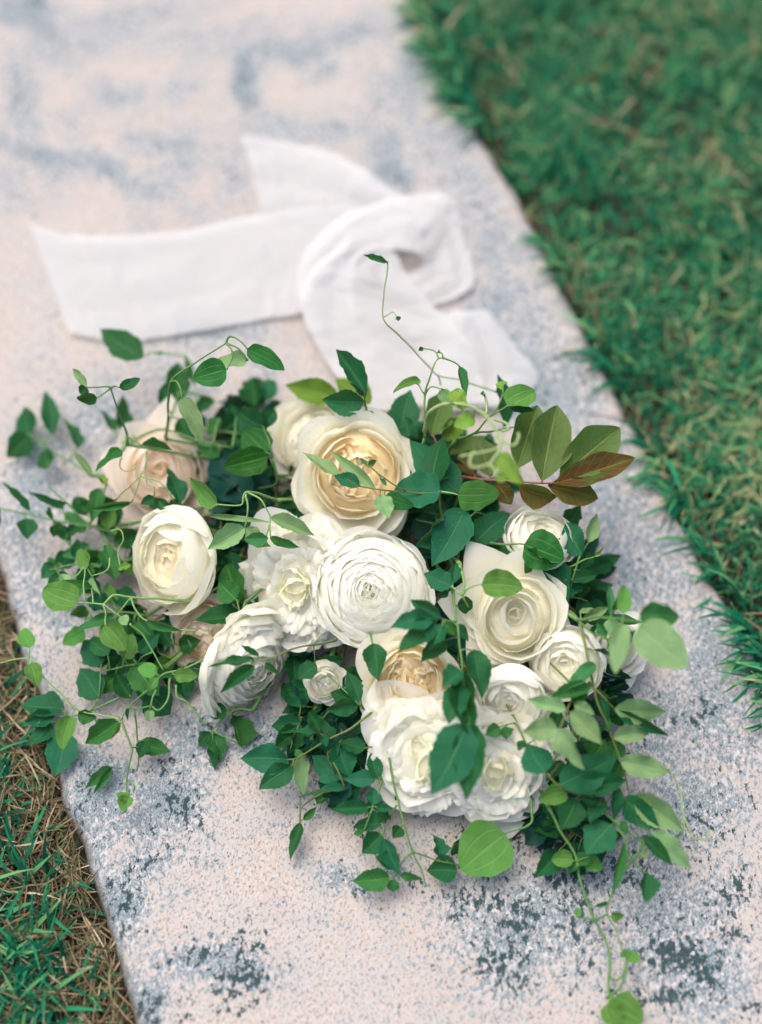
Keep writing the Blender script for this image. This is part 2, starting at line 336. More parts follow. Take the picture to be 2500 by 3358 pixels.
def stone_mat():
    m, nt, out = new_mat('granite'); L = nt.links
    tc = N(nt, 'ShaderNodeTexCoord').outputs['Object']
    cl = N(nt, 'ShaderNodeAttribute', attribute_name='cloud').outputs['Fac']
    dk = N(nt, 'ShaderNodeAttribute', attribute_name='dark').outputs['Fac']
    mp = N(nt, 'ShaderNodeMapping'); mp.inputs['Scale'].default_value = (1.25, 0.85, 1); mp.inputs['Rotation'].default_value = (0, 0, rad(-20)); L.new(tc, mp.inputs[0])
    g1 = noisen(nt, mp.outputs[0], 235, 6, 0.68)     # grains of a few mm
    g2 = noisen(nt, mp.outputs[0], 640, 3, 0.6)
    g3 = noisen(nt, tc, 30, 5, 0.6)
    pk = mixc(nt, smooth(nt, g3, 0.38, 0.62), (0.365, 0.315, 0.285), (0.345, 0.325, 0.315))
    pk = mixc(nt, smooth(nt, g1, 0.46, 0.62), pk, (0.44, 0.42, 0.405))
    pk = mixc(nt, mth(nt, 'MULTIPLY', smooth(nt, noisen(nt, mp.outputs[0], 420, 3, 0.6), 0.54, 0.62), 0.6), pk, (0.125, 0.125, 0.105))
    gf_ = mth(nt, 'ADD', mth(nt, 'MULTIPLY', cl, 0.56), mth(nt, 'MULTIPLY', mth(nt, 'SUBTRACT', g3, 0.5), 0.35))
    pk = mixc(nt, mth(nt, 'MULTIPLY', smooth(nt, cl, 0.1, 0.8), mth(nt, 'MULTIPLY', smooth(nt, noisen(nt, tc, 240, 4), 0.42, 0.55), 0.85)), pk, (0.44, 0.44, 0.45))
    grey = smooth(nt, mth(nt, 'ADD', gf_, mth(nt, 'MULTIPLY', mth(nt, 'SUBTRACT', g1, 0.5), 2.6)), 0.10, 0.46)
    gc = mixc(nt, smooth(nt, g2, 0.4, 0.65), (0.10, 0.14, 0.165), (0.26, 0.29, 0.305))
    c = mixc(nt, mth(nt, 'MULTIPLY', grey, 0.95), pk, gc)
    d1 = noisen(nt, mp.outputs[0], 165, 6, 0.72)
    df = mth(nt, 'ADD', mth(nt, 'MULTIPLY', dk, 0.26), mth(nt, 'MULTIPLY', cl, 0.12))
    dark = smooth(nt, mth(nt, 'ADD', df, mth(nt, 'MULTIPLY', mth(nt, 'SUBTRACT', d1, 0.5), 2.2)), 0.27, 0.35)
    c = mixc(nt, mth(nt, 'MULTIPLY', dark, 0.94), c, mixc(nt, g2, (0.004, 0.014, 0.019), (0.035, 0.07, 0.08)))
    b = N(nt, 'ShaderNodeBump', i_Strength=0.8, i_Distance=0.002)
    L.new(mth(nt, 'ADD', g1, mth(nt, 'MULTIPLY', g2, 0.6)), b.inputs['Height'])
    geo = N(nt, 'ShaderNodeNewGeometry'); sp = N(nt, 'ShaderNodeSeparateXYZ'); L.new(geo.outputs['Position'], sp.inputs[0])
    # the sawn side turns darker brown-grey below the top edge
    c = mixc(nt, mth(nt, 'SUBTRACT', 1.0, smooth(nt, sp.outputs[2], -0.012, 0.0)), c, (0.12, 0.115, 0.10))
    pr = N(nt, 'ShaderNodeBsdfPrincipled', i_Roughness=0.8); pr.inputs['Specular IOR Level'].default_value = 0.06
    L.new(c, pr.inputs['Base Color']); L.new(b.outputs[0], pr.inputs['Normal']); L.new(pr.outputs[0], out.inputs[0]); return m
sm.materials.append(stone_mat())
obj('stone_path', sm, None, 'structure')

def grass_mat(name, stops, trans=0.3):
    m, nt, out = new_mat(name); L = nt.links
    a = N(nt, 'ShaderNodeAttribute', attribute_name='rnd').outputs['Fac']
    h = N(nt, 'ShaderNodeAttribute', attribute_name='along').outputs['Fac']
    c = ramp(nt, a, stops)
    c = mixc(nt, smooth(nt, h, 0.93, 1.0), c, (0.34, 0.34, 0.22))
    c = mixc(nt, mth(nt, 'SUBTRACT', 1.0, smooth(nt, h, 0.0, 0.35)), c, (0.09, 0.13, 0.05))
    pr = N(nt, 'ShaderNodeBsdfPrincipled', i_Roughness=0.5); pr.inputs['Specular IOR Level'].default_value = 0.08; L.new(c, pr.inputs['Base Color'])
    tr = N(nt, 'ShaderNodeBsdfTranslucent'); L.new(c, tr.inputs[0])
    mx = N(nt, 'ShaderNodeMixShader', i_0=trans); L.new(pr.outputs[0], mx.inputs[1]); L.new(tr.outputs[0], mx.inputs[2])
    L.new(mx.outputs[0], out.inputs[0]); return m
M_GRASS = grass_mat('grass_blade', [(0.0, (0.004, 0.06, 0.034)), (0.4, (0.007, 0.13, 0.066)), (0.7, (0.022, 0.21, 0.098)), (0.93, (0.16, 0.34, 0.13)), (0.97, (0.4, 0.33, 0.2))])
M_DRY = grass_mat('dry_blade', [(0.0, (0.02, 0.018, 0.010)), (0.45, (0.10, 0.072, 0.040)), (0.85, (0.25, 0.18, 0.11)), (1.0, (0.42, 0.34, 0.25))], 0.2)
rng = np.random.default_rng(11)
def blades(name, base, az, length, width, lift, bend, rnd, mat, twist=None):
    """base Nx3, az heading, lift = start angle above ground, bend = fall of the angle along the blade"""
    n = len(base); K = 4
    pts = np.zeros((n, K+1, 3)); pts[:, 0] = base; ang = lift.copy(); azk = az.copy()
    for k in range(K):
        st = length/K
        d = np.stack([np.cos(ang)*np.cos(azk), np.cos(ang)*np.sin(azk), np.sin(ang)], 1)
        pts[:, k+1] = pts[:, k]+d*st[:, None]
        ang = ang-bend/K; azk = azk+(rng.random(n)-0.5)*0.35
    side = np.stack([-np.sin(az), np.cos(az), (rng.random(n)-0.5)*1.2], 1); side /= np.linalg.norm(side, axis=1)[:, None]
    wp = np.array([0.75, 1.0, 0.95, 0.7, 0.12])
    A = pts+side[:, None, :]*(width[:, None]*wp[None])[:, :, None]*0.5
    B = pts-side[:, None, :]*(width[:, None]*wp[None])[:, :, None]*0.5
    VV = np.concatenate([A, B], 1).reshape(-1, 3)
    o = np.arange(n)*(2*(K+1))
    fs = []
    for k in range(K): fs.append(np.stack([o+k, o+k+1, o+K+1+k+1, o+K+1+k], 1))
    FF = np.concatenate(fs, 0)
    m = bpy.data.meshes.new(name)
    m.vertices.add(len(VV)); m.vertices.foreach_set('co', VV.astype(np.float32).ravel())
    m.loops.add(FF.size); m.loops.foreach_set('vertex_index', FF.astype(np.int32).ravel())
    m.polygons.add(len(FF)); m.polygons.foreach_set('loop_start', np.arange(0, FF.size, 4, dtype=np.int32))
    m.update(calc_edges=True); m.polygons.foreach_set('use_smooth', [True]*len(FF))
    r = m.attributes.new('rnd', 'FLOAT', 'POINT'); r.data.foreach_set('value', np.repeat(rnd, 2*(K+1)).astype(np.float32))
    h = m.attributes.new('along', 'FLOAT', 'POINT'); h.data.foreach_set('value', np.tile(np.tile(np.linspace(0, 1, K+1), 2), n).astype(np.float32))
    m.materials.append(mat)
    return obj(name, m, None, 'stuff')
def scatter(n, side, d0, d1, power=1.0, t0=-0.25, t1=1.45):
    """points beside the stone: distance d0..d1 out from its edge"""
    t = t0+(t1-t0)*rng.random(n); d = d0+(d1-d0)*rng.random(n)**power
    out = np.zeros((n, 3)); nL = Vector((-dirL.y, dirL.x, 0)); nR = Vector((dirR.y, -dirR.x, 0))
    for i in range(n):
        p = (eL(t[i])+nL*d[i]) if side == 'L' else (eR(t[i])+nR*d[i])
        out[i] = (p.x, p.y, GZ)
    return out, t, d
def pn(p, s, o=0): return np.array([noise.noise(Vector((q[0]*s, q[1]*s, o))) for q in p])
# turf right of the stone
p, t, d = scatter(72000, 'R', 0.003, 0.62, 1.0)
n = len(p); cl = pn(p, 16, 2); keep = rng.random(n) < 0.85+cl*0.7
p, d, cl = p[keep], d[keep], cl[keep]; n = len(p)
blades('grass', p, rng.random(n)*6.283, 0.016+0.022*rng.random(n)+0.014*cl, 0.0012+0.0016*rng.random(n), 0.55+1.0*rng.random(n), 0.5+1.3*rng.random(n),
       np.clip(rng.random(n)*0.85+0.12+pn(p, 9, 6)*0.35, 0, 0.955)+0.03*(rng.random(n) < 0.02), M_GRASS)
p, t, d = scatter(4500, 'R', 0.0, 0.62, 1.15)
p[:, 2] += 0.004+0.016*rng.random(len(p)); n = len(p); keep = rng.random(n) < np.clip(0.35+pn(p, 8, 12)*1.4+(d < 0.02)*0.7, 0, 1)
p = p[keep]; n = len(p)
blades('dry_grass', p, rng.random(n)*6.283, 0.02+0.03*rng.random(n), 0.0008+0.0012*rng.random(n), 0.0+0.5*rng.random(n), 0.3+0.6*rng.random(n), rng.random(n), M_DRY)
# long blades hanging over the right edge of the stone
bs, azs = [], []
inward = math.atan2(-(-dirR.x), -(dirR.y))
for (x0, y0, k_) in [(1400, 60, 30), (1420, 130, 60), (1450, 200, 60), (1500, 280, 60), (1560, 350, 40), (1850, 850, 16), (2020, 1150, 16), (2180, 1500, 20), (2230, 1600, 20), (2350, 1860, 14), (2440, 2060, 26), (2460, 2250, 30), (2500, 2330, 30)]:
    q = P(x0, y0); t_ = (q-ER1).dot(dirR)+tR0
    for _ in range(k_):
        e = eR(t_+rng.normal()*0.012); o_ = 0.004+0.012*rng.random()
        bs.append((e.x+dirR.y*o_, e.y-dirR.x*o_, GZ+0.004)); azs.append(math.atan2(dirR.x, -dirR.y)+rng.normal()*0.7)
bs = np.array(bs); azs = np.array(azs); n = len(bs)
blades('grass', bs, azs, 0.035+0.03*rng.random(n), 0.0024+0.002*rng.random(n), 0.9+0.4*rng.random(n), 0.9+0.8*rng.random(n), np.clip(rng.random(n)*0.9+0.1, 0, 0.98), M_GRASS)
# turf left of the stone: straw next to the edge, green beyond
p, t, d = scatter(21000, 'L', 0.020, 0.34, 1.0, -0.3, 0.95); n = len(p)
keep = rng.random(n) < np.clip((d-0.026+pn(p, 30, 3)*0.022)/0.022, 0.02, 1); p = p[keep]; n = len(p)
blades('grass', p, rng.random(n)*6.283, 0.022+0.03*rng.random(n), 0.0018+0.002*rng.random(n), 0.35+0.9*rng.random(n), 0.3+1.0*rng.random(n),
       np.clip(rng.random(n)**1.3*0.9, 0, 0.95), M_GRASS)
p, t, d = scatter(9500, 'L', 0.005, 0.11, 1.4, -0.3, 0.95); n = len(p)
p[:, 2] += 0.002+0.015*rng.random(n)
az = math.atan2(dirL.y, dirL.x)+rng.normal(0, 1.1, n)+math.pi*(rng.random(n) < 0.5)
blades('dry_grass', p, az, (0.012+0.034*rng.random(n)**1.5)*np.clip(0.45+d/0.02, 0.45, 1), 0.0005+0.0011*rng.random(n), -0.05+0.4*rng.random(n), 0.2+0.5*rng.random(n), rng.random(n), M_DRY)

# ------------------------------------------------------------------ ribbon
def ribbon_mat():
    m, nt, out = new_mat('chiffon'); L = nt.links
    tc = N(nt, 'ShaderNodeTexCoord').outputs['Object']
    wv = N(nt, 'ShaderNodeTexWave', i_Scale=900.0); L.new(tc, wv.inputs[0])
    b = N(nt, 'ShaderNodeBump', i_Strength=0.25, i_Distance=0.0004); L.new(mth(nt, 'ADD', wv.outputs[1], noisen(nt, tc, 500, 2)), b.inputs['Height'])
    df = N(nt, 'ShaderNodeBsdfDiffuse'); df.inputs[0].default_value = (0.57, 0.58, 0.585, 1); L.new(b.outputs[0], df.inputs['Normal'])
    tr = N(nt, 'ShaderNodeBsdfTranslucent'); tr.inputs[0].default_value = (0.55, 0.565, 0.57, 1)
    tp = N(nt, 'ShaderNodeBsdfTransparent')
    m1 = N(nt, 'ShaderNodeMixShader', i_0=0.3); L.new(df.outputs[0], m1.inputs[1]); L.new(tr.outputs[0], m1.inputs[2])
    m2 = N(nt, 'ShaderNodeMixShader', i_0=0.32); L.new(m1.outputs[0], m2.inputs[1]); L.new(tp.outputs[0], m2.inputs[2])
    L.new(m2.outputs[0], out.inputs[0]); return m
M_RIB = ribbon_mat()
rb = thing('ribbon', 'wide white chiffon ribbon lying loosely looped on the stone behind the bouquet', 'ribbon', P(1250, 900))
def strip(name, A, B, nu=26, seed=0, wr=0.0018, arch=0.0):
    """cloth between two edges given as (px, py, z cm)"""
    a = catmull([P(*q) for q in A], 12); b = catmull([P(*q) for q in B], 12); n = min(len(a), len(b))
    V = []; o = rb.location
    for j in range(n):
        jj = lambda l: l[round(j*(len(l)-1)/(n-1))]
        for i in range(nu+1):
            s = i/nu; p = jj(a).lerp(jj(b), s)
            w = noise.noise(Vector((s*3.2+seed, j*0.10, seed)))*wr+abs(math.sin(s*math.pi*2.2+seed+j*0.02))*wr*0.9+arch*math.sin(s*math.pi)
            w += (noise.noise(Vector((s*9+seed*3, j*0.35, 4)))*0.0011+noise.noise(Vector((s*20, j*0.9+seed, 8)))*0.0005)*(wr/0.0018)**.5+abs(noise.noise(Vector((s*4+j*0.16, j*0.22-s*3, seed*2.2))))*0.0016
            fr = (noise.noise(Vector((j*0.7, seed, s*2)))*0.0008 if i in (0, nu) else 0)
            p = p+Vector((fr, fr, max(0, 0)+w+0.0018)); p.z = max(p.z, 0.0015+0.0004*(seed % 3)); V.append(p-o)
    Fc = [(j*(nu+1)+i, j*(nu+1)+i+1, (j+1)*(nu+1)+i+1, (j+1)*(nu+1)+i) for j in range(n-1) for i in range(nu)]
    return obj(name, mesh(name, V, Fc, M_RIB), rb)
strip('tail', [(98,741,.1),(230,778,.2),(380,778,.4),(598,764,.3),(805,718,.3),(1000,690,.6),(1180,680,.9)], [(232,1100,.1),(330,1118,.2),(440,1123,.2),(644,1092,.2),(863,1052,.2),(990,1030,.4),(1150,960,.8)], seed=1)
strip('tail', [(794,453,.1),(950,478,.3),(1104,511,.9),(1219,580,1.2),(1322,649,1.2),(1420,740,1)], [(862,700,.1),(960,720,.2),(1060,740,.3),(1120,760,.5),(1190,800,.7),(1250,850,1)], seed=2, wr=.003)
strip('loop', [(1012,1086,.5),(977,948,.8),(995,845,1.2),(1104,730,1.6),(1300,655,1.6),(1450,640,1.2),(1500,690,.6),(1518,787,.3),(1556,913,.3),(1518,971,.3),(1404,1012,.3)],
      [(1180,1080,1),(1160,960,1.5),(1165,880,1.9),(1210,835,2.1),(1290,825,2.1),(1360,835,1.9),(1385,850,1.5),(1385,870,1.1),(1370,890,.8),(1350,900,.7),(1320,915,.6)], seed=3)
strip('tail', [(1140,800,1.9),(1020,900,1.6),(985,980,1.4),(1012,1086,1.2),(1093,1224,1.0),(1200,1350,1.2)], [(1300,840,1.9),(1330,905,1.6),(1414,1010,1.2),(1500,1090,.9),(1560,1180,.8),(1600,1330,1.0)], seed=4, wr=.004)
strip('tail', [(1440,1030,.3),(1440,1130,.6),(1420,1230,.8),(1400,1360,1)], [(1599,1024,.3),(1680,1130,.3),(1766,1238,.2),(1690,1340,.3)], seed=5, wr=.003)

# ------------------------------------------------------------------ leaves
def leaf_mesh(shape, mat, var):
    r = random.Random(hash((shape, var)) % 99991 if False else (ord(shape)*31+var*7)); nv, nu = 16, 6
    if shape == 'e': f = lambda v: (v**0.72)*((1-v)**1.12)*3.6
    elif shape == 'o': f = lambda v: ((v+0.002)**0.42)*((1-v)**0.70)*2.1
    else: f = lambda v: (v**0.9)*((1-v)**0.95)*3.6
    fold = r.choice([r.uniform(0.05, 0.35), r.uniform(0.3, 0.75)]); bend = r.uniform(-0.2, 0.5); wav = r.uniform(0.02, 0.11); ph = r.random()*6; side = r.uniform(-0.09, 0.09); fr = r.uniform(1.4, 2.8)
    tw = r.uniform(-0.9, 0.9); mg = r.uniform(0.02, 0.085) if shape != 'o' else r.uniform(0.01, 0.05); mf = r.uniform(1.6, 3.2); mp1 = r.random()*6; mp2 = r.random()*6
    if var >= 20: fold *= 0.5; bend = r.uniform(0, 0.22); tw *= 0.35; wav *= 0.6; side *= 0.6
    V, U = [], []
    for j in range(nv+1):
        v = j/nv; w = f(v) if 0 < v < 1 else (0.03 if j == 0 else 0.0)
        w = max(w, 0.012*(1-v))
        se = 1+(0.035*(1 if j % 2 else -1) if shape == 'e' else 0.0)+r.uniform(-0.02, 0.02)
        for i in range(nu+1):
            u = -1+2*i/nu; x = u*w*0.5*(se if abs(u) == 1 else 1)
            x *= 1+mg*math.sin(v*6.28*mf+(mp1 if u > 0 else mp2))*abs(u)**3
            z = fold*abs(u)**1.3*w*0.5 - bend*(v-0.0)**2*0.5 + wav*math.sin(ph+v*6.28*fr+(2 if u > 0 else 0))*abs(u)**2*w
            z -= 0.012*math.exp(-(u*u)*12)*w
            a = tw*v*0.8; xx = x*math.cos(a)-z*math.sin(a); zz = x*math.sin(a)+z*math.cos(a)
            V.append((xx+side*math.sin(v*math.pi), v, zz)); U.append((i/nu, v))
    Fc = [(j*(nu+1)+i, j*(nu+1)+i+1, (j+1)*(nu+1)+i+1, (j+1)*(nu+1)+i) for j in range(nv) for i in range(nu)]
    return mesh('leaf', V, Fc, mat, True, U)
LEAFMESH = {}
def leaf(parent, origin, B, T, wm, kind, roll=None):
    sh, co = kind[0], kind[1]; var = R.randrange(14) if wm < 0.0185 else 20+R.randrange(6); key = (sh, co, var)
    if key not in LEAFMESH: LEAFMESH[key] = leaf_mesh(sh, LM[co], var)
    d = T-B; L = d.length; d = d/L
    tc = (CAM-B).normalized(); n0 = (tc*0.7+Vector((0, 0, 0.35))); n0 = (n0-d*n0.dot(d)).normalized()
    roll = R.gauss(0, 0.3) if roll is None else roll
    n0 = Matrix.Rotation(roll, 3, d) @ n0; x = d.cross(n0)
    w = wm/max(0.6, math.cos(roll)); zz = (w+L)*0.5
    o = obj('leaf', LEAFMESH[key], parent)
    M = Matrix(((x.x*w, d.x*L, n0.x*zz, 0), (x.y*w, d.y*L, n0.y*zz, 0), (x.z*w, d.z*L, n0.z*zz, 0), (0, 0, 0, 1)))
    M.translation = B-origin; o.matrix_basis = M
    return o
BIND = P(1300, 1500, 2.2)
def nearest(runs, q):
    best = None
    for pts in runs:
        for p in pts:
            dd = (p[0]-q[0])**2+(p[1]-q[1])**2
            if best is None or dd < best[0]: best = (dd, p)
    return best[1]
def sprig(name, label, cat, runs, leaves, mat=M_STEM, r=0.0011, group='leafy sprigs of the bouquet', tip=0.0005, bind=True, petmat=None):
    """runs: polylines of (px, py, z cm); leaves: 'bx by tx ty w kind [dz] [tipdz]'; each leaf is a part"""
    o0 = P(*runs[0][0]); th = thing(name, label, cat, o0, group); tl = []
    dense = []
    for k, run in enumerate(runs):
        q = catmull([Vector(a) for a in run], 5); dense.append([tuple(a) for a in q])
        tl.append(([P(*a) for a in q], r if k == 0 else r*0.75, tip))
    if bind:
        a = P(*runs[0][0]); m1 = a.lerp(BIND, 0.4); m1.z = min(a.z, 0.035)*0.7+0.004
        tl.append((catmull([a, m1, BIND+Vector((R.uniform(-1, 1), R.uniform(-1, 1), R.uniform(-.6, .6)))*0.012], 5), r, r*1.2))
    for ln in leaves.strip().splitlines():
        f = ln.split()
        if not f: continue
        bx, by, tx, ty, w = map(float, f[:5]); kind = f[5]; dz = float(f[6]) if len(f) > 6 else R.uniform(-0.3, 0.5)
        td = float(f[7]) if len(f) > 7 else R.uniform(-1.1, 0.5)
        s = nearest(dense, (bx, by)); zb = max(0.25, s[2]+dz); zt = max(0.25, zb+td*min(1.5, math.hypot(tx-bx, ty-by)/110))
        B = P(bx, by, zb); T = P(tx, ty, zt)
        leaf(th, o0, B, T, w*px2m(B)*1.06, kind)
        sp_ = P(*s)
        if (sp_-B).length > 0.0012:
            mid = sp_.lerp(B, 0.5)+Vector((0, 0, 0.12*(sp_-B).length))
            tl.append((catmull([sp_, mid, B+(T-B)*0.05], 4), r*0.55, r*0.4))
    tubes('stem', tl, mat, th, o0)
    return th
G1 = 'clematis vines of the bouquet'; G2 = 'leafy sprigs of the bouquet'
sprig('clematis_vine', 'clematis vine arching up left, three leaves hanging from its curled tip', 'vine',
 [[(545,1440,5.5),(552,1370,8.5),(560,1253,12),(640,1190,13),(743,1124,14)], [(743,1124,14),(752,1104,14.4),(775,1108,14.6),(800,1128,14.5),(812,1144,14.3)],
  [(743,1124,14),(760,1145,14.2),(760,1175,14),(745,1212,13.8)], [(743,1124,14),(780,1140,14.1),(812,1180,13.6)], [(560,1253,12),(580,1252,12.5),(592,1280,12.5),(596,1305,12.3)]], '''
811 1144 936 1210 62 og 0 -.6
743 1210 632 1240 88 og 0 -.4
812 1180 694 1188 58 op -.2 -.2
596 1303 667 1452 58 op 0 -.8
''', M_STEM, group=G1)
sprig('clematis_vine', 'thin vine with small paired leaves standing above the blurred blush rose', 'vine',
 [[(419,1457,7),(415,1425,8),(385,1340,10.5),(362,1273,12)], [(362,1273,12),(350,1268,12.2),(285,1270,12.3)], [(362,1273,12),(375,1265,12.2),(392,1270,12.3)], [(362,1273,12),(340,1290,12),(318,1304,12)],
  [(415,1432,8),(410,1475,8),(404,1480,8)],[(415,1432,8),(440,1445,8),(463,1460,8)]], '''
392 1271 460 1240 30 od 0 -.2
284 1268 234 1204 24 ep 0 .2
283 1270 262 1290 30 od -.1 -.2
318 1305 250 1308 38 od 0 -.2
463 1460 566 1479 26 ed 0 -.2
403 1479 305 1539 46 og 0 -.4
''', M_STEM, group=G1)
sprig('leafy_branch', 'thicker green branch with upright blurred leaves running across behind the blush rose', 'sprig',
 [[(400,1480,3.5),(419,1457,4),(490,1419,4.6),(545,1411,5),(654,1447,5),(763,1468,5)], [(545,1411,5),(570,1340,4.5),(583,1290,4)]], '''
583 1320 582 1182 72 ed -1 0
545 1350 536 1258 46 ed -1 0
405 1420 406 1290 52 ed -2 0
380 1415 328 1338 38 ed -2 0
430 1430 480 1385 46 ed -2 0
697 1305 640 1365 50 ed -1.5 0
778 1370 752 1328 20 ed -1
722 1370 678 1425 42 em -1
590 1370 640 1450 60 ed .2 -.6
720 1500 640 1440 44 em -.6
''', M_STEM, r=.0016)
sprig('leafy_sprig', 'blurred dark leaves lying at the far left edge level with the blush rose', 'sprig',
 [[(300,1560,2),(240,1520,2),(150,1470,1.8),(90,1420,1.5)],[(150,1470,1.8),(120,1425,1.8)]], '''
100 1428 78 1332 76 ed 0 0
95 1425 22 1500 78 ed 0 0
178 1425 148 1282 50 ed 0 0
255 1472 205 1370 38 ed 0 0
150 1540 155 1462 54 ed 0 0
''', M_STEM)
sprig('clematis_vine', 'curved blurred dark leaf on a long petiole below the left tail of the ribbon', 'vine',
 [[(640,1400,3),(640,1250,4),(600,1170,4.5),(500,1155,5),(468,1172,5)]], '''
468 1174 327 1076 84 ed .3 .3
540 1160 492 1155 14 em
640 1260 610 1165 20 em
''', M_STEML, r=.0007, group=G1)
sprig('clematis_vine', 'cluster of rounded glossy clematis leaves left of the largest garden rose', 'vine',
 [[(905,1560,5),(893,1500,7.5),(885,1450,8.5),(868,1410,8.2)],[(893,1500,7.5),(905,1580,6),(850,1600,5)]], '''
862 1398 780 1352 88 ot -.3 0
873 1488 795 1408 98 og 0 0
877 1498 733 1532 88 og .4 0
868 1405 905 1340 46 ed -1 0
868 1420 850 1352 40 ed -1
''', M_STEM, group=G1)
sprig('clematis_vine', 'vine with light leaves and long bare petioles arching over the left peony', 'vine',
 [[(905,1640,7),(850,1620,9),(812,1613,10),(801,1626,10),(790,1656,9.8),(713,1654,9.6)], [(812,1613,10),(850,1635,10.4),(870,1665,10.2),(887,1697,9.8)], [(806,1620,10),(815,1660,9.8),(803,1730,9)]], '''
713 1654 616 1570 64 ol 0 -.3
887 1697 1032 1757 44 ep 0 -.5
803 1730 680 1800 66 ep 0 -.3
806 1732 885 1795 50 ep 0 -.5
880 1765 800 1768 40 em -.6 -.3
885 1762 985 1795 30 em -.4 -.6
681 1689 895 1713 18 ep -1.4 0
''', M_STEML, group=G1)
sprig('rose_leaf_spray', 'dark blue-green toothed rose leaves between the blush rose and the left peony', 'sprig',
 [[(840,1720,2.5),(810,1640,4),(780,1600,4.4)]], '''
810 1655 700 1462 130 er .6 0
790 1640 650 1590 120 er -.2 0
820 1700 720 1660 110 er -.6 0
760 1900 720 2010 110 er -.8
740 1820 790 1930 90 er -.8
''', M_TWIG)
sprig('leafy_sprig', 'dark pointed leaf standing in front of the blurred blush rose', 'sprig', [[(640,1700,4),(610,1680,5.5),(592,1650,6.5)]], '''
592 1650 555 1525 62 ed 0 0
600 1680 520 1640 30 em -.5
560 1665 470 1640 44 ed -1.8
''')
sprig('clematis_vine', 'curly tendrils over the blurred blush rose with one thin light leaf', 'vine',
 [[(480,1480,7),(477,1530,7.6),(460,1560,8)], [(460,1560,8),(450,1600,7.6),(430,1648,7)], [(460,1560,8),(478,1570,8.1),(485,1590,8),(505,1598,8),(506,1625,7.6)], [(470,1565,8),(520,1580,8),(545,1610,7.6),(570,1640,7)],
  [(460,1560,8),(420,1600,7.5),(380,1640,6)], [(400,1500,7.5),(395,1530,7.5),(410,1545,7.5),(440,1540,7.5),(446,1520,7.5)]], '''
430 1648 289 1672 24 em 0 0
380 1640 245 1660 34 ed -2
506 1630 460 1655 30 ed -.5
560 1640 600 1680 30 ed -.5
''', M_STEML, r=.0006, group=G1, bind=False)
sprig('leafy_spray', 'blurred spray of narrow leaves pointing out of the left edge of the picture', 'sprig',
 [[(420,1720,2.6),(290,1725,3),(190,1708,3.2),(0,1668,3.4),(-60,1655,3.4)]], '''
98 1678 3 1578 28 ed 0 .6
212 1668 92 1612 24 ed 0 .6
175 1705 160 1660 18 ed
88 1700 90 1765 58 ed 0 0
178 1722 178 1762 32 ed
205 1722 232 1790 26 ed
-5 1668 -2 1730 24 ed
250 1725 215 1760 34 ed
''')
sprig('leafy_spray', 'blurred sprig with an oval drooping leaf beside the top left of the cup rose', 'sprig',
 [[(420,1760,2.6),(294,1719,3.6),(218,1648,4.6),(158,1596,5)],[(294,1719,3.6),(330,1640,4.6),(350,1590,5)]], '''
305 1560 240 1478 22 ep 1 0
325 1600 302 1712 48 em 0 -.4
290 1690 245 1630 50 ed -1
350 1590 330 1555 26 ey .4
218 1650 180 1640 16 ed
390 1650 320 1740 70 ed -1.6
400 1700 330 1760 66 em -2
''')
for k, (lab, x, y, s) in enumerate([('dense blurred green sprig filling the space left of the cream cup rose', 330, 1790, 9), ('bushy green sprig hanging left of the cup rose above the round pale leaf', 240, 1850, 9),
      ('shaded leafy sprig under the cup rose and the small blush rose', 360, 2010, 9), ('blurred sprig spreading low near the left edge of the stone', 420, 2180, 10)]):
    r2 = random.Random(40+k); ls = ''
    for q in range(11):
        a = r2.uniform(0, 6.28); rr = r2.uniform(20, 115); bx, by = x+rr*math.cos(a), y+rr*math.sin(a)*.75; an = a+r2.uniform(-.8, .8); L_ = r2.uniform(60, 105)
        ls += f"{bx:.0f} {by:.0f} {bx+L_*math.cos(an):.0f} {by+L_*math.sin(an):.0f} {r2.uniform(38, 62):.0f} {r2.choice(['ed','em','em','om','om','et','ol'])} {r2.uniform(-.8, .8):.2f}\n"
    sprig('leafy_sprig', lab, 'sprig', [[(x+120, y+10, 2), (x+30, y, 2.6), (x-80, y+20, 2.6)], [(x+30, y, 2.6), (x-10, y-70, 3)], [(x+30, y, 2.6), (x, y+70, 2.4)]], ls)
sprig('clematis_vine', 'light vine with one large round pale leaf and a smaller one hanging below', 'vine',
 [[(640,1975,5),(523,1963,6),(430,1961,6.6),(375,1950,7),(352,1970,7),(338,1982,7),(305,1980,7),(256,1977,7)], [(338,1982,7),(345,2010,6.8),(343,2030,6.6),(345,2050,6.6)],
  [(430,1961,6.6),(445,2000,6.4),(479,2035,6.2),(560,2062,6),(648,2067,6)], [(338,1982,7),(375,2010,6.8),(406,2030,6.6)],[(430,1961,6.6),(392,2005,6),(380,2030,5.6)]], '''
256 1977 137 1930 96 ol 0 -.2
345 2050 410 2133 74 ol 0 -.3
479 2038 600 2068 26 em 0 0
375 2015 242 2068 34 em -.6 0
400 2020 420 2050 34 op 0
280 1868 262 1795 36 ol -.5
305 1930 200 1905 26 em -1
''', M_STEML, group=G1)
sprig('clematis_vine', 'small curled light shoots left of the cup rose', 'vine',
 [[(330,1960,5),(300,1890,6),(280,1860,6.4),(255,1885,6.4),(215,1915,6)], [(300,1890,6),(350,1870,6.4),(360,1830,6.4)], [(365,1740,6.8),(395,1738,7),(405,1770,6.8),(385,1810,6.4),(395,1860,6.2)]], '''
280 1862 258 1790 40 ol 0
215 1915 200 1880 36 op 0
360 1830 345 1780 24 em
395 1860 430 1850 22 ey
395 1858 400 1872 16 ey
300 1892 330 1950 20 ep
''', M_STEML, r=.0007, group=G1, bind=False)
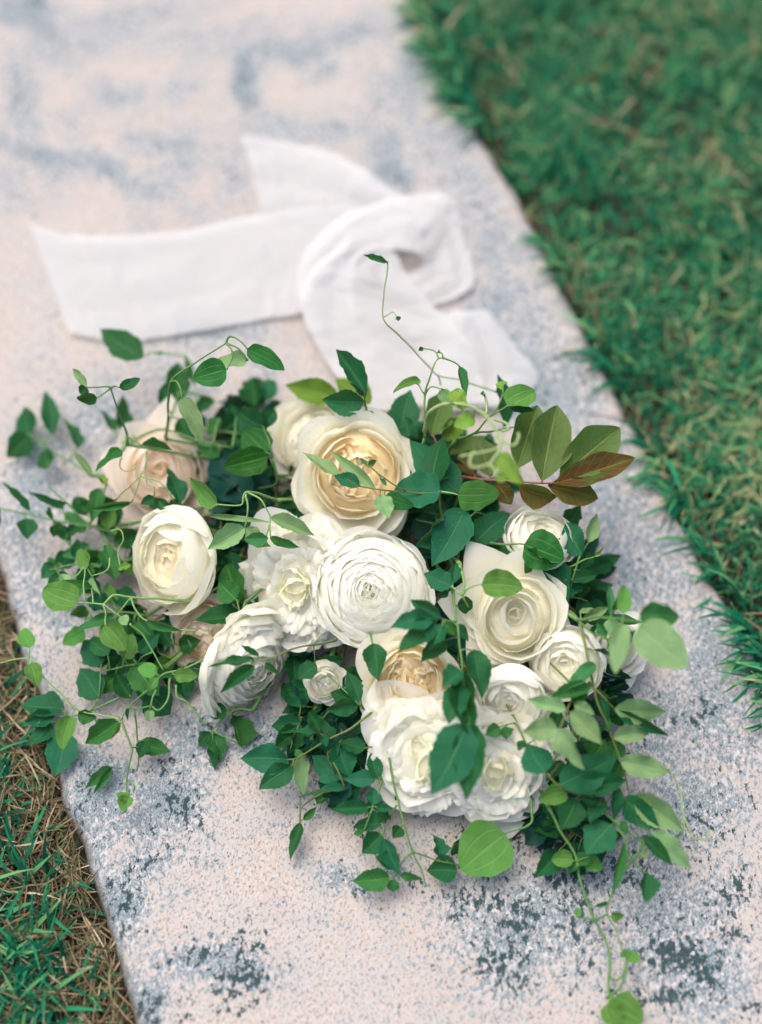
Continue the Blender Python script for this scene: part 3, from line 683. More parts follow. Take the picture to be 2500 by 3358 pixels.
sprig('clematis_vine', 'long vine crossing the small blush rose and trailing to the lower left', 'vine',
 [[(805,1975,6),(790,2018,6.2),(762,2078,6.2),(708,2138,6.2),(615,2187,6),(536,2213,5.8),(485,2263,5.4),(425,2317,4.6),(398,2361,4)],
  [(790,2018,6.2),(782,1990,6.6),(775,1965,6.8)], [(425,2045,7),(465,2080,6.6),(501,2138,6.2),(536,2198,6)],
  [(558,2225,6),(550,2290,6),(530,2325,6),(515,2331,6),(495,2317,6),(460,2322,5.6),(430,2323,5)], [(577,2247,6),(580,2285,6),(610,2301,6),(643,2339,5.8),(675,2385,5.4)], [(495,2317,6),(500,2285,6.2),(512,2262,6.2)]], '''
773 1965 712 1912 74 om 0 0
787 1975 742 1850 96 om -.8 0
790 2015 640 2040 70 ed -1 0
805 1935 842 2035 56 om -1.6
512 2208 449 2183 46 ol .2
572 2214 650 2217 44 ol .2
512 2222 485 2265 30 ol .1
493 2328 490 2368 30 op
440 2180 520 2280 90 em -2.2
480 2270 560 2345 100 ed -2.6
423 2322 420 2366 12 ed
''', M_STEM, group=G1)
sprig('clematis_vine', 'thin vine reaching left over the straw with small oval light leaves', 'vine',
 [[(398,2361,4),(330,2345,4),(261,2331,4),(200,2275,4.4),(136,2214,4.8),(93,2162,5),(0,2173,5),(-60,2180,5)],[(93,2162,5),(95,2140,5.2),(97,2125,5.2)],[(93,2162,5),(103,2176,5)]], '''
96 2125 75 2055 48 ol 0
103 2176 122 2247 50 ol 0
389 2366 275 2440 64 em .2
232 2348 203 2460 58 ol .2
255 2340 318 2355 40 em
''', M_STEML, r=.0007, group=G1, bind=False)
sprig('clematis_vine', 'vine hanging straight down at the lower left ending in a curled heart shaped leaf', 'vine',
 [[(398,2361,4),(403,2372,4),(430,2454,3.6),(424,2500,3.2),(416,2555,2.6),(419,2622,2.2)], [(430,2452,3.6),(455,2450,3)], [(419,2560,2.5),(440,2575,2.6),(438,2600,2.5)], [(400,2520,1.4),(365,2515,1.4)],
  [(440,2330,3),(448,2400,2),(455,2480,1.4),(448,2530,1)]], '''
421 2622 382 2600 34 ol .2
425 2612 402 2662 48 ol .2
455 2440 560 2462 54 em -.4
480 2432 456 2485 44 ed .4
365 2515 280 2585 34 em -.5
365 2515 305 2605 24 em -.5
395 2368 362 2430 16 ey 0
''', M_STEM, r=.0009, group=G1, bind=False)
sprig('leafy_branch', 'big dark blurred leaves lying over the left edge of the stone and the straw', 'sprig',
 [[(560,2180,2),(400,2280,2),(300,2330,1.6),(215,2352,1.2)],[(215,2352,1.2),(225,2400,.8)],[(300,2330,1.6),(325,2290,2)]], '''
212 2325 62 2303 76 et 0 0
180 2350 80 2370 50 et 0 0
172 2375 92 2445 58 et -.3 0
215 2400 178 2548 90 et 0 0
325 2290 258 2188 86 et 0 0
335 2180 268 2095 80 et .5 0
405 2150 350 2230 60 ed .2
430 2290 380 2210 56 ed .2
470 2240 420 2150 70 em .4
''')
sprig('leafy_sprig', 'blurred sprig of four leaves on the stone below the side-facing ranunculus', 'sprig',
 [[(830,2330,1.6),(775,2325,1.6),(720,2370,1.2),(700,2400,1)],[(775,2325,1.6),(762,2340,1.2)]], '''
745 2338 668 2322 50 em 0
790 2450 768 2332 64 em -.4 0
703 2405 725 2495 56 em -.3 0
692 2402 652 2450 40 ed -.3
700 2435 704 2528 34 ed -.3
''')
sprig('leafy_twig', 'olive twig with five narrow dark leaves across the side-facing ranunculus', 'twig',
 [[(1100,2100,5),(1049,2112,6),(1000,2119,7),(940,2135,7.4),(891,2155,7.6),(842,2168,7.6),(820,2165,7.6)]], '''
836 2165 678 2181 36 ed 0 0
836 2185 722 2277 44 ed 0 0
850 2152 790 2115 18 ed 0 0
869 2175 918 2212 20 ed 0 0
1038 2180 975 2225 52 ed -.8 0
''', M_TWIG, r=.0009)
sprig('leafy_twig', 'thin twig with two pale leaves and a curled bud crossing the largest garden rose', 'twig',
 [[(1400,1620,10),(1323,1613,10.6),(1250,1606,11),(1176,1593,11.2)], [(1330,1610,10.6),(1290,1588,11.4),(1235,1550,12),(1208,1528,12.2)],[(1240,1553,12),(1262,1590,11.4)]], '''
1112 1560 988 1474 48 ep 0 -.3
1230 1600 1083 1478 38 ep 0 .4
1180 1594 1095 1560 48 et .1 0
1208 1528 1236 1508 18 em 0
1204 1528 1179 1503 14 em 0
1245 1570 1268 1595 12 em 0
1263 1630 1355 1662 52 og -.2 0
1246 1625 1276 1700 60 ep .2 -.2
''', M_TWIG, r=.0007)
sprig('leafy_sprig', 'upright sprig with two blue-green leaves above the largest garden rose', 'sprig',
 [[(1210,1400,7.5),(1203,1355,9.5),(1197,1310,10.8),(1200,1272,11.6)]], '''
1198 1290 1103 1146 56 et .3 .2
1195 1318 1056 1310 74 et .2 0
1200 1300 1145 1250 36 er -.4 0
1205 1345 1205 1384 42 et 0
1255 1412 1245 1350 14 ed -1
1252 1388 1213 1358 18 et -1
1180 1400 1200 1345 40 ed -2
''')
sprig('leafy_sprig', 'two olive leaves with wavy edges behind the top of the pale half-hidden rose', 'sprig',
 [[(1230,1400,5),(1190,1330,6),(1120,1300,6.2)],[(1190,1330,6),(1212,1310,6)]], '''
1110 1300 933 1262 78 eo 0 0
1214 1325 1100 1238 80 eo .2 0
''', M_TWIG)
sprig('leafy_sprig', 'dark leaves upright between the largest garden rose and the ribbon', 'sprig',
 [[(1360,1500,5),(1340,1460,7),(1323,1430,8)],[(1340,1460,7),(1345,1425,8.4)]], '''
1312 1432 1347 1276 92 ed 0 0
1340 1432 1327 1363 50 ed 1 0
1300 1420 1270 1350 40 ed -.6
1385 1480 1400 1380 60 ed -1
''')
sprig('clematis_vine', 'upright clematis vine with a curled top above the bronze leaves', 'vine',
 [[(1394,1436,10),(1392,1360,12),(1394,1294,13),(1405,1245,14),(1418,1205,14.6),(1435,1180,14.8),(1454,1174,14.8)], [(1394,1294,13),(1385,1285,13.3),(1375,1265,13.4),(1366,1258,13.4)],
  [(1454,1174,14.8),(1490,1188,14.4),(1508,1202,14)], [(1440,1178,14.8),(1425,1152,15),(1388,1141,15)], [(1396,1290,13),(1415,1268,13.3),(1450,1274,13.3)], [(1454,1174,14.8),(1450,1160,15),(1436,1155,15)]], '''
1380 1249 1288 1286 36 ol 0 0
1508 1202 1530 1302 26 em 0 -.3
1388 1142 1372 1150 14 ed
1436 1155 1446 1158 12 ed
1455 1274 1468 1326 38 op 0
1480 1284 1526 1335 54 oy .6 0
''', M_STEML, r=.0009, group=G1)
sprig('clematis_vine', 'hair-thin tendril rising over the ribbon loop, one curved leaf at its tip', 'vine',
 [[(1640,1290,7),(1508,1245,8.5),(1437,1229,9),(1400,1192,10),(1320,1110,12.5),(1268,1060,14),(1253,1020,14.6),(1260,960,15.4),(1268,900,16),(1271,862,16.4)], [(1260,1038,14.4),(1290,1022,14.6),(1303,1040,14.6)],
  [(1437,1229,9),(1445,1262,8)]], '''
1271 862 1190 833 20 em 0 .2
1298 1046 1316 1040 14 em 0
1268 862 1275 858 10 em
''', M_TEND, r=.0006, group=G1, bind=False)
sprig('clematis_vine', 'out of focus yellow-green tendrils curling in front of the bronze leaves', 'vine',
 [[(1394,1414,13),(1405,1354,15),(1454,1327,16),(1524,1327,16.6),(1590,1359,19),(1628,1414,19),(1644,1463,19),(1628,1496,19),(1606,1523,19),(1562,1534,19),(1541,1523,19),(1546,1490,19)],
  [(1644,1463,19),(1600,1480,19),(1508,1496,19)], [(1628,1430,19),(1680,1462,19),(1700,1440,19),(1700,1420,19)], [(1606,1523,19),(1625,1545,19),(1628,1570,19)],
  [(1623,1374,15.5),(1661,1388,15.5),(1667,1407,15.5),(1645,1412,15.5)], [(1580,1287,13),(1593,1303,13),(1596,1358,13)]], '''
1638 1489 1722 1585 62 oy 0 0
1628 1572 1660 1555 34 oy 0
1480 1300 1525 1345 52 oy 0 0
1590 1290 1576 1292 14 em
1555 1365 1490 1397 52 oy -2 0
1552 1482 1560 1475 10 oy
''', M_TEND, r=.0014, tip=.0009, group=G1, bind=False)
sprig('clematis_vine', 'vine carrying a cupped light leaf over the lower ribbon tail', 'vine',
 [[(1500,1440,9),(1560,1420,11),(1600,1370,12),(1664,1331,13)],[(1560,1420,11),(1640,1410,9),(1690,1400,8)],[(1600,1370,12),(1630,1340,11),(1652,1290,11)]], '''
1664 1331 1757 1278 72 ol 0 0
1672 1335 1755 1345 30 od -.1 0
1652 1402 1631 1226 38 ed -1.5 1
1652 1250 1640 1275 34 ey 0
''', M_STEM, group=G1)
sprig('bronze_branch', 'red-stemmed branch of large green and bronze leaves pointing right over the stone', 'branch',
 [[(1480,1555,6.5),(1517,1565,7.5),(1629,1576,9),(1710,1581,9.6),(1792,1584,9.8),(1830,1584,9.8)]], '''
1697 1535 1772 1325 120 bc 0 .2
1778 1578 1835 1322 138 bc .2 .2
1836 1568 2042 1400 138 bc 0 .2
1819 1587 2085 1500 95 bb .3 0
1702 1590 1826 1640 72 bb 0 -.4
1798 1592 1965 1636 90 bb -.3 -.4
1629 1581 1676 1654 58 bb -.2 -.4
1612 1562 1565 1432 92 bc -.6 0
1450 1490 1590 1422 48 bc 0 0
1415 1430 1462 1285 96 bc 1.5 0
1450 1440 1512 1368 60 eo .8
1560 1560 1500 1500 70 bb -.8
''', M_RED, r=.0013)
sprig('leafy_sprig', 'blue-green leaf folded along its midrib beside the largest garden rose', 'sprig',
 [[(1480,1700,5),(1500,1640,7.5),(1505,1615,8.4)],[(1505,1615,8.4),(1450,1530,9)]], '''
1505 1615 1343 1440 112 et .2 .6
1416 1592 1448 1428 96 ed .5 .4
1400 1560 1340 1500 70 ed -1.5
1300 1680 1400 1740 90 er -2.5
1430 1560 1520 1520 80 er -1.5
''')
sprig('clematis_vine', 'large round dark clematis leaf overlapping the right edge of the largest garden rose', 'vine',
 [[(1462,1730,6),(1445,1670,8),(1441,1612,10)],[(1441,1612,10),(1470,1615,10.2),(1502,1623,10.2)]], '''
1446 1612 1292 1604 114 ot .2 -.2
1502 1623 1640 1628 90 ol 0 -.2
''', M_STEML, group=G1)
sprig('leafy_sprig', 'group of broad blue-green leaves above the open white rose', 'sprig',
 [[(1500,1880,5),(1510,1780,7),(1540,1700,8),(1560,1680,8)],[(1510,1780,7),(1560,1775,7)],[(1540,1700,8),(1524,1667,8.6)]], '''
1524 1667 1416 1857 112 et 0 -.4
1560 1777 1674 1680 92 et .2 0
1465 1700 1371 1797 78 et -.3 -.2
1560 1800 1572 1718 36 et -.4
1600 1790 1690 1850 66 ed -1
1600 1700 1660 1730 50 er -1.5
1650 1790 1560 1850 60 ed -2
1360 1700 1440 1780 80 er -1.8
''')
sprig('clematis_vine', 'light oval leaf on pale petioles lying over the open white rose', 'vine',
 [[(1509,1849,8),(1522,1909,9),(1517,1950,9.6),(1528,1975,9),(1536,1990,8)], [(1517,1950,9.6),(1535,1930,10.2),(1580,1917,10.4)], [(1517,1950,9.6),(1500,1942,9.4),(1482,1925,9)]], '''
1580 1917 1718 1926 90 ol 0 -.2
1482 1922 1390 1880 66 et 0 -.2
1485 1915 1492 1850 40 et -.6
1470 1935 1440 1960 30 ed -.6
1530 1990 1560 1930 50 ed -3
''', M_STEML, group=G1)
sprig('clematis_vine', 'big glossy heart shaped leaf covering the half open rosebud', 'vine',
 [[(1600,1780,7),(1650,1785,8.2),(1720,1785,9)]], '''
1720 1785 1852 1835 128 og 0 -.2
1725 1800 1830 1862 70 em -.4 -.2
1640 1790 1690 1810 50 ed -1
''', M_STEM, group=G1)
sprig('leafy_sprig', 'teal sprig standing right of the rosebud with a tiny yellow bud at its side', 'sprig',
 [[(1850,2020,4),(1862,1960,5.5),(1875,1900,6.6),(1900,1830,7.4),(1910,1820,7.4)], [(1870,1860,7),(1920,1835,7.4),(1950,1826,7.4)],[(1900,1830,7.4),(1930,1780,7)]], '''
1850 1755 1905 1650 50 ed -1 0
1910 1820 1857 1710 68 et .2 0
1930 1780 1957 1685 42 ep 0 0
1862 1930 1768 1806 78 et .6 0
1905 1870 1932 1810 52 ed -.5
1870 1905 1965 1882 36 ed 0
1870 1905 1928 1948 62 ed -.8
1853 1940 1886 1955 30 et .4
1850 1900 1843 2012 38 et .2
1880 1870 1830 1800 60 ed -1
1872 1950 1880 1860 50 et .3
1950 1826 1985 1791 13 ey 0
1930 1970 1890 2010 40 ed -1
''')
sprig('leafy_sprig', 'drooping sprig whose leaves lie over the right edge of the concentric ranunculus', 'sprig',
 [[(1484,1930,8),(1490,1990,9),(1498,2040,9.6),(1506,2103,9.6),(1517,2190,9.4),(1526,2290,9),(1533,2372,8.6)], [(1496,2040,9.6),(1455,2032,10),(1422,2021,10.2)]], '''
1446 2027 1347 1966 50 et .3 0
1424 2027 1279 2054 60 et .3 0
1430 2040 1304 2135 78 et 0 -.2
1452 2049 1412 2134 66 et .2 -.2
1462 2098 1377 2168 64 ed -.4 -.2
1458 2042 1497 2083 34 em .3
1533 2375 1416 2606 138 et .4 -.2
1546 2368 1530 2624 98 ed .1 -.4
1520 2200 1552 2430 70 ed -.2 -.4
1517 2246 1472 2377 78 et .2 -.2
1515 2200 1450 2250 62 et .3 0
1553 2130 1590 2288 78 ed -.4 -.2
1490 2050 1540 2100 40 ed -1.2
1500 1990 1560 1980 50 ed -2.2
''', M_STEM, r=.0012)
sprig('leafy_sprig', 'single dark leaf pointing down between the ranunculus and the apricot rose', 'sprig', [[(1210,2060,5),(1222,2110,7.6)]], '''
1225 2110 1238 2232 70 ed 0 -.2
''')
sprig('leafy_sprig', 'small dark sprig left of the apricot rose', 'sprig',
 [[(1209,2344,3),(1190,2320,4),(1175,2310,4.4)],[(1190,2320,4),(1183,2305,4.4)]], '''
1182 2305 1137 2203 52 ed 0 0
1174 2315 1068 2326 52 ed 0 0
1170 2300 1080 2270 50 ed -.6
1190 2360 1165 2410 40 ed -.4
1120 2250 1190 2200 60 ed -1.5
1190 2240 1120 2190 60 ed -1.8
1050 2200 1130 2160 50 ed -1.4
''')
sprig('leafy_branch', 'light stemmed branch below the apricot rose with two long leaves at its tip', 'sprig',
 [[(1260,2300,4),(1209,2344,4.6),(1150,2388,4.6),(1081,2423,4.2),(1005,2469,3.6),(961,2491,3.2)], [(1081,2423,4.2),(1060,2410,4.4),(1040,2400,4.6)], [(1075,2470,3),(1110,2440,3)],[(1000,2475,3.4),(1005,2495,3)]], '''
948 2491 788 2488 78 et 0 0
961 2512 848 2589 64 et 0 -.2
1030 2403 960 2396 38 ed .1
1048 2400 1012 2333 44 ed .2
1063 2408 1072 2450 28 et .1
1130 2567 1022 2475 84 et -.8 0
1113 2438 1150 2545 78 et -.2 0
1070 2468 1115 2436 44 et 0
1120 2425 1190 2460 44 ed -.4
990 2470 995 2612 46 ep -1.4 -.3
1140 2585 972 2612 34 et -.5 0
983 2480 970 2455 24 em
1140 2470 1200 2500 50 ed -1
1100 2560 1150 2600 60 ed -1.2
''', M_TWIG, r=.0011)
sprig('leafy_sprig', 'thin pale twig with one narrow dark leaf pointing straight down on the stone', 'sprig',
 [[(1080,2590,1.5),(1010,2630,1.4),(985,2660,1.4),(984,2700,1.2)],[(985,2610,1.4),(984,2700,1.2)]], '''
985 2698 949 2822 38 ed 0 0
995 2690 1038 2645 24 em 0
1070 2600 1040 2640 50 em -.3
''', M_TWIG, r=.0007)
sprig('leafy_branch', 'slim branch coming down from the left-spreading peony with many small teal leaves', 'sprig',
 [[(1272,2420,4),(1277,2458,4),(1285,2545,3.6),(1310,2649,3),(1354,2790,2.2),(1380,2850,1.8),(1397,2910,1.5)], [(1225,2640,3),(1212,2680,2.8),(1195,2725,2.4)], [(1300,2640,3),(1280,2680,2.6)],
  [(1354,2795,2.2),(1330,2815,2.2),(1310,2845,2),(1295,2875,1.8)], [(1250,2552,3.4),(1243,2600,3),(1230,2645,3)], [(1260,2720,2.4),(1256,2745,2.2)]], '''
1234 2553 1128 2555 50 et 0 0
1243 2553 1214 2468 46 et .2 0
1200 2455 1112 2430 50 ed -.4
1225 2640 1228 2580 46 et .2
1212 2648 1083 2655 46 et .1 0
1236 2650 1290 2654 26 et .2
1240 2665 1278 2685 44 ed -.3
1255 2700 1153 2708 46 et 0
1250 2735 1188 2800 70 et 0 -.2
1315 2712 1288 2750 42 ed -.3
1260 2752 1312 2870 50 et .2 -.2
1295 2850 1230 2812 48 et .1
1280 2878 1156 2890 66 em 0 -.1
1292 2885 1290 2928 40 em -.2
1312 2868 1388 2885 28 em 0
1195 2725 1158 2735 22 em
1130 2640 1112 2660 22 ey -.2
1290 2560 1250 2500 40 ed -.8
''', M_STEM)
sprig('leafy_twig', 'short twig with an upright and a heart shaped leaf, beside the big round leaf', 'twig',
 [[(1354,2792,2.2),(1364,2798,2.2),(1441,2823,1.8),(1506,2839,1.4)]], '''
1443 2817 1425 2728 50 et 0 0
1500 2858 1398 2858 80 et -.2 0
1488 2765 1532 2795 60 ed -.6
''', M_TWIG, r=.0008, bind=False)
sprig('clematis_vine', 'big round light green leaf on a bent petiole lying under the frilly lowest peony', 'vine',
 [[(1743,2620,3.2),(1745,2656,3.4),(1745,2694,3.2),(1718,2716,3),(1690,2725,2.8),(1658,2735,2.6)]], '''
1658 2735 1512 2855 172 ol 0 -.4
''', M_STEM, r=.0012, group=G1)
sprig('leafy_branch', 'long olive branch running down the right side with pale undersides of its leaves showing', 'branch',
 [[(1852,1996,7),(1898,2036,8),(1923,2127,8.4),(1945,2236,8.2),(1961,2307,7.8),(1999,2394,7),(2035,2486,6),(2062,2590,4.6),(2075,2628,4)],
  [(1931,2236,8),(1972,2279,8),(2015,2326,7.4)]], '''
2015 2326 2192 2340 74 ep 0 -.3
2020 2332 2200 2414 38 ed -.2 -.4
2010 2420 2134 2400 52 ep 0 -.2
2035 2494 2202 2532 64 ep 0 -.3
2077 2608 2244 2726 80 ep 0 -.4
2045 2616 2168 2720 78 et .2 -.2
1955 2178 1860 2265 48 em .4 0
1940 2255 1793 2302 48 em .4 0
1970 2270 1995 2370 26 ed -.5
2000 2400 1975 2300 20 em .2
1950 2132 2016 2155 16 ed .4
2030 2430 2000 2500 60 em -1
2040 2500 2010 2560 50 em -1
''', M_TWIG, r=.0012)
sprig('leafy_sprig', 'side shoot at the far right with two large blurred rounded leaves over the stone', 'sprig',
 [[(1898,2034,8),(1940,2026,9.5),(1983,2026,11),(2081,2037,13),(2098,2040,13.2)], [(1898,2034,8),(1935,2070,9),(1975,2090,10)]], '''
2098 2020 2228 2020 82 om 0 0
2097 2051 2256 2187 130 op 0 -.2
1925 2040 2117 2040 58 ed -2 0
2005 2015 1999 1918 24 em -1.5
2008 2005 2030 1942 20 em -1.5
2045 2010 2046 1922 48 ol 0
1912 2030 2000 1990 32 ep -1
2040 2045 2018 2207 58 op 0 -.2
1975 2070 2082 2058 64 ep -1.5 0
1900 2010 1960 1995 20 ep
2040 2120 1990 2100 34 oy -1
1990 2090 1960 2040 30 em -.5
''', M_STEM, r=.0012)
sprig('leafy_twig', 'short twig of pale-backed leaves right above the frilly lowest peony', 'twig',
 [[(1900,2270,8),(1874,2301,8.4),(1855,2340,8.6),(1836,2388,8.6)]], '''
1857 2328 1730 2292 42 ep 0 0
1885 2306 1952 2346 38 ep 0 0
1828 2388 1714 2402 70 ep 0 -.2
1870 2334 1975 2442 66 ep 0 -.3
1836 2391 1915 2530 76 ep .2 -.3
1874 2300 1935 2255 44 em 0
''', M_TWIG, r=.0008)
sprig('leafy_sprig', 'sprig with broad dark teal leaves right of the frilly lowest peony', 'sprig',
 [[(1694,2372,6),(1727,2443,6.6),(1760,2500,6.6),(1792,2535,6.6),(1836,2579,6.2),(1900,2610,5.4),(1980,2650,4.6)]], '''
1787 2535 1732 2438 96 et .3 0
1820 2390 1842 2328 60 ed -.4
1836 2573 2032 2479 106 et .2 0
1863 2592 2062 2553 58 et 0 0
1640 2385 1592 2412 44 em .4
1652 2384 1664 2425 40 em .4
1722 2432 1698 2460 30 ed .2
1860 2595 1766 2626 64 ol -.8 0
1890 2620 1838 2722 84 ed -.6 0
1975 2615 1932 2698 58 ed 0
2025 2580 2015 2700 42 et .3
1900 2612 1980 2640 20 ed .2
1850 2500 1790 2560 50 ed -1.5
1930 2520 1990 2420 80 em -1.5
1870 2440 1930 2500 70 er -1.8
1960 2560 1900 2480 70 em -2
''', M_TWIG, r=.0009)
sprig('clematis_vine', 'longest green vine trailing down the stone, a round leaf at its end', 'vine',
 [[(1800,2650,3),(1838,2721,2.8),(1887,2808,2.4),(1906,2890,2),(1941,2999,1.4),(1990,3092,1),(2000,3173,.8),(1993,3228,.7),(1998,3271,.9),(2004,3285,1)], [(1998,3200,.8),(2015,3215,1.2),(2044,3200,1.6),(2058,3160,2)],
  [(1998,3268,.9),(2035,3240,1.4),(2052,3200,1.8),(2056,3154,2)]], '''
1881 2822 1808 2820 52 ol .2
1950 2805 1848 2870 42 em .6
1920 2830 1980 2845 54 ol .1
2004 3285 2108 3356 104 ol .3 0
1998 3290 2035 3372 62 ol .1 0
2000 3270 2020 3290 22 ey .2
''', M_STEM, r=.0012, tip=.0008, group=G1)
sprig('clematis_vine', 'forked vine with a teal drip-tipped leaf and short curled side shoots', 'vine',
 [[(1979,2661,4.5),(2050,2720,4),(2105,2770,3.6),(2045,2863,2.6),(2001,2945,2),(1992,2999,1.8),(2023,3054,1.8),(2045,3124,2)], [(1992,2999,1.8),(1950,3015,2),(1905,3008,2.2),(1888,3000,2.4)],
  [(2015,2705,3.8),(2050,2754,4),(2077,2825,3.6),(2124,2863,3.4)], [(2105,2770,3.6),(2160,2765,3.4),(2215,2745,3.2),(2241,2730,3)],[(2110,2775,3.6),(2120,2800,3.8),(2115,2810,3.8)]], '''
2007 2705 1918 2800 100 et .6 -.2
2105 2740 2207 2842 38 ed .6 -.2
2137 2727 2272 2850 46 ep .6 -.3
2124 2865 2116 2964 54 et 0
2045 2760 2003 2950 20 em .2
2056 3154 2080 3116 54 ol .1
2046 3124 2040 3140 20 ol
2006 3005 2048 3005 32 ol 0
1888 3002 1905 2980 22 ol 0
2112 2800 2118 2815 22 ey 0
1995 2960 1950 2975 12 et
2040 2690 2055 2740 24 em
''', M_STEM, r=.001, group=G1)
sprig('clematis_vine', 'hair-thin yellow-green tendril bowing out at the far right beside the pale leaves', 'vine',
 [[(2050,2480,4.5),(2120,2492,4),(2197,2531,3.6),(2230,2591,3.4),(2243,2672,3.2),(2273,2743,3),(2300,2750,3),(2320,2745,3),(2326,2725,3)], [(2243,2680,3.2),(2241,2732,3),(2190,2765,3)],[(2243,2680,3.2),(2220,2700,3),(2200,2725,3)]], '''
2326 2726 2322 2715 8 ey
2197 2530 2185 2525 10 ey
''', M_TEND, r=.0008, tip=.0006, group=G1, bind=False)
# inner foliage closing the gaps between blooms, occlusion shade put into darker leaf colours
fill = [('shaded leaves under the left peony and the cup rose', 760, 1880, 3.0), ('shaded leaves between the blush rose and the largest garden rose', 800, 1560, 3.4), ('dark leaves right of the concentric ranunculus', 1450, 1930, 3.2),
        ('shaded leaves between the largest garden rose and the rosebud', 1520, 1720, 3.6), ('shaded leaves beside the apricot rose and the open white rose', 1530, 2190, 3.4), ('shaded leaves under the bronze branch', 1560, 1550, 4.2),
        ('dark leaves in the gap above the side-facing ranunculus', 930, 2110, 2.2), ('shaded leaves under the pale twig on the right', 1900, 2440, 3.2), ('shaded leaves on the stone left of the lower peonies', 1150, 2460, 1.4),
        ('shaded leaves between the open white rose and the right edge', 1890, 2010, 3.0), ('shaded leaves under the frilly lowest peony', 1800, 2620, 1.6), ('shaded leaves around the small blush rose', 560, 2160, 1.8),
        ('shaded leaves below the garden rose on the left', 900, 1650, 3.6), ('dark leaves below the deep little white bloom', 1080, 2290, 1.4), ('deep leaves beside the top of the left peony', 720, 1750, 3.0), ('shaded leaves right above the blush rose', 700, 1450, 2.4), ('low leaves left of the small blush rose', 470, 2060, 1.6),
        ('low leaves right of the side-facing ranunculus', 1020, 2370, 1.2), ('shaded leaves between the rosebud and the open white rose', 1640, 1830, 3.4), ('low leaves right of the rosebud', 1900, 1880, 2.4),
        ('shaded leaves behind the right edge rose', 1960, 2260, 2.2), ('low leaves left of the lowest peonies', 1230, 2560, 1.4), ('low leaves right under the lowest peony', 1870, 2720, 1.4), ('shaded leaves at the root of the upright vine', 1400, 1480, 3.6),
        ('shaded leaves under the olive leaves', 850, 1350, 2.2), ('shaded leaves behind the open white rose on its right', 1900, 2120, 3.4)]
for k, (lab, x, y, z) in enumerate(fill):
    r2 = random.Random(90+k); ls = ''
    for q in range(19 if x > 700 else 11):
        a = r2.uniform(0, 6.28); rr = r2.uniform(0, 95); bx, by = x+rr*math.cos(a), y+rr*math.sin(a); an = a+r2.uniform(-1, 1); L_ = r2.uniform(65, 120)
        ls += f"{bx:.0f} {by:.0f} {bx+L_*math.cos(an):.0f} {by+L_*math.sin(an):.0f} {r2.uniform(40, 72):.0f} {r2.choice(['ed','er','er','et','er','ed'])} {r2.uniform(-1, .6):.2f}\n"  # mostly the darkest leaf kinds, standing in for shade between blooms
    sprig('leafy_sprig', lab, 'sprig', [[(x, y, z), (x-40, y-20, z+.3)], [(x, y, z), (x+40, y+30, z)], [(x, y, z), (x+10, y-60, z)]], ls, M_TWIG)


# ------------------------------------------------------------------ blooms
def petal(parent, mat, phi, W, prof, rc, c=0.35, pw=2.4, ruf=0.02, fr=3, roll=0.0, base=0.35, nu=10, nv=9, point=0.0, tooth=0.0, seed=0, lean=(0, 0)):
    """one petal in bloom units: prof = 4 control points (r, z) from its foot to its tip; W = half width; rc = radius of its cup"""
    r = random.Random(seed); ph = r.random()*6.28; ph2 = r.random()*6.28; V = []; U = []
    cp, sp_ = math.cos(phi), math.sin(phi)
    def bz(t, k):
        a, b, c_, d = (q[k] for q in prof); s = 1-t
        return s**3*a+3*s*s*t*b+3*s*t*t*c_+t**3*d
    for j in range(nv+1):
        for i in range(nu+1):
            u = -1+2*i/nu; au = abs(u)
            lim = 1-c*au**pw+point*(1-au)**2*0.5
            if tooth: lim += tooth*(math.sin(u*9+ph)*0.5+math.sin(u*23+ph2)*0.5)*(1 if j == nv else (j/nv)**3)
            v = j/nv*lim; v_ = min(v, 1.15)
            f = base+(1-base)*min(1, max(v_, 0)**0.6)
            rr, zz = bz(v_, 0), bz(v_, 1)
            dr, dz = bz(min(v_+.02, 1.17), 0)-bz(v_-.02, 0), bz(min(v_+.02, 1.17), 1)-bz(v_-.02, 1); dl = math.hypot(dr, dz) or 1
            nr_, nz_ = dz/dl, -dr/dl          # outward normal in the profile plane
            a = u*W*f/rc
            x = rr-rc*(1-math.cos(a)); y = rc*math.sin(a); z = zz
            disp = ruf*(math.sin(u*fr*1.7+ph)+0.6*math.sin(u*fr*3.9+ph2+v*4)+0.35*math.sin(u*fr*7.3+ph2*2))*(v_**2.2)*(0.35+au)
            disp += roll*(au**4)*v_ + 0.012*noise.noise(Vector((u*2+seed, v*3, seed*0.37)))*1.6
            x += nr_*disp; z += nz_*disp
            V.append((x*cp-y*sp_, x*sp_+y*cp, z)); U.append((i/nu, min(1, max(0, v_))))
    Fc = [(j*(nu+1)+i, j*(nu+1)+i+1, (j+1)*(nu+1)+i+1, (j+1)*(nu+1)+i) for j in range(nv) for i in range(nu)]
    return obj('petal', mesh('petal', V, Fc, mat, True, U), parent)
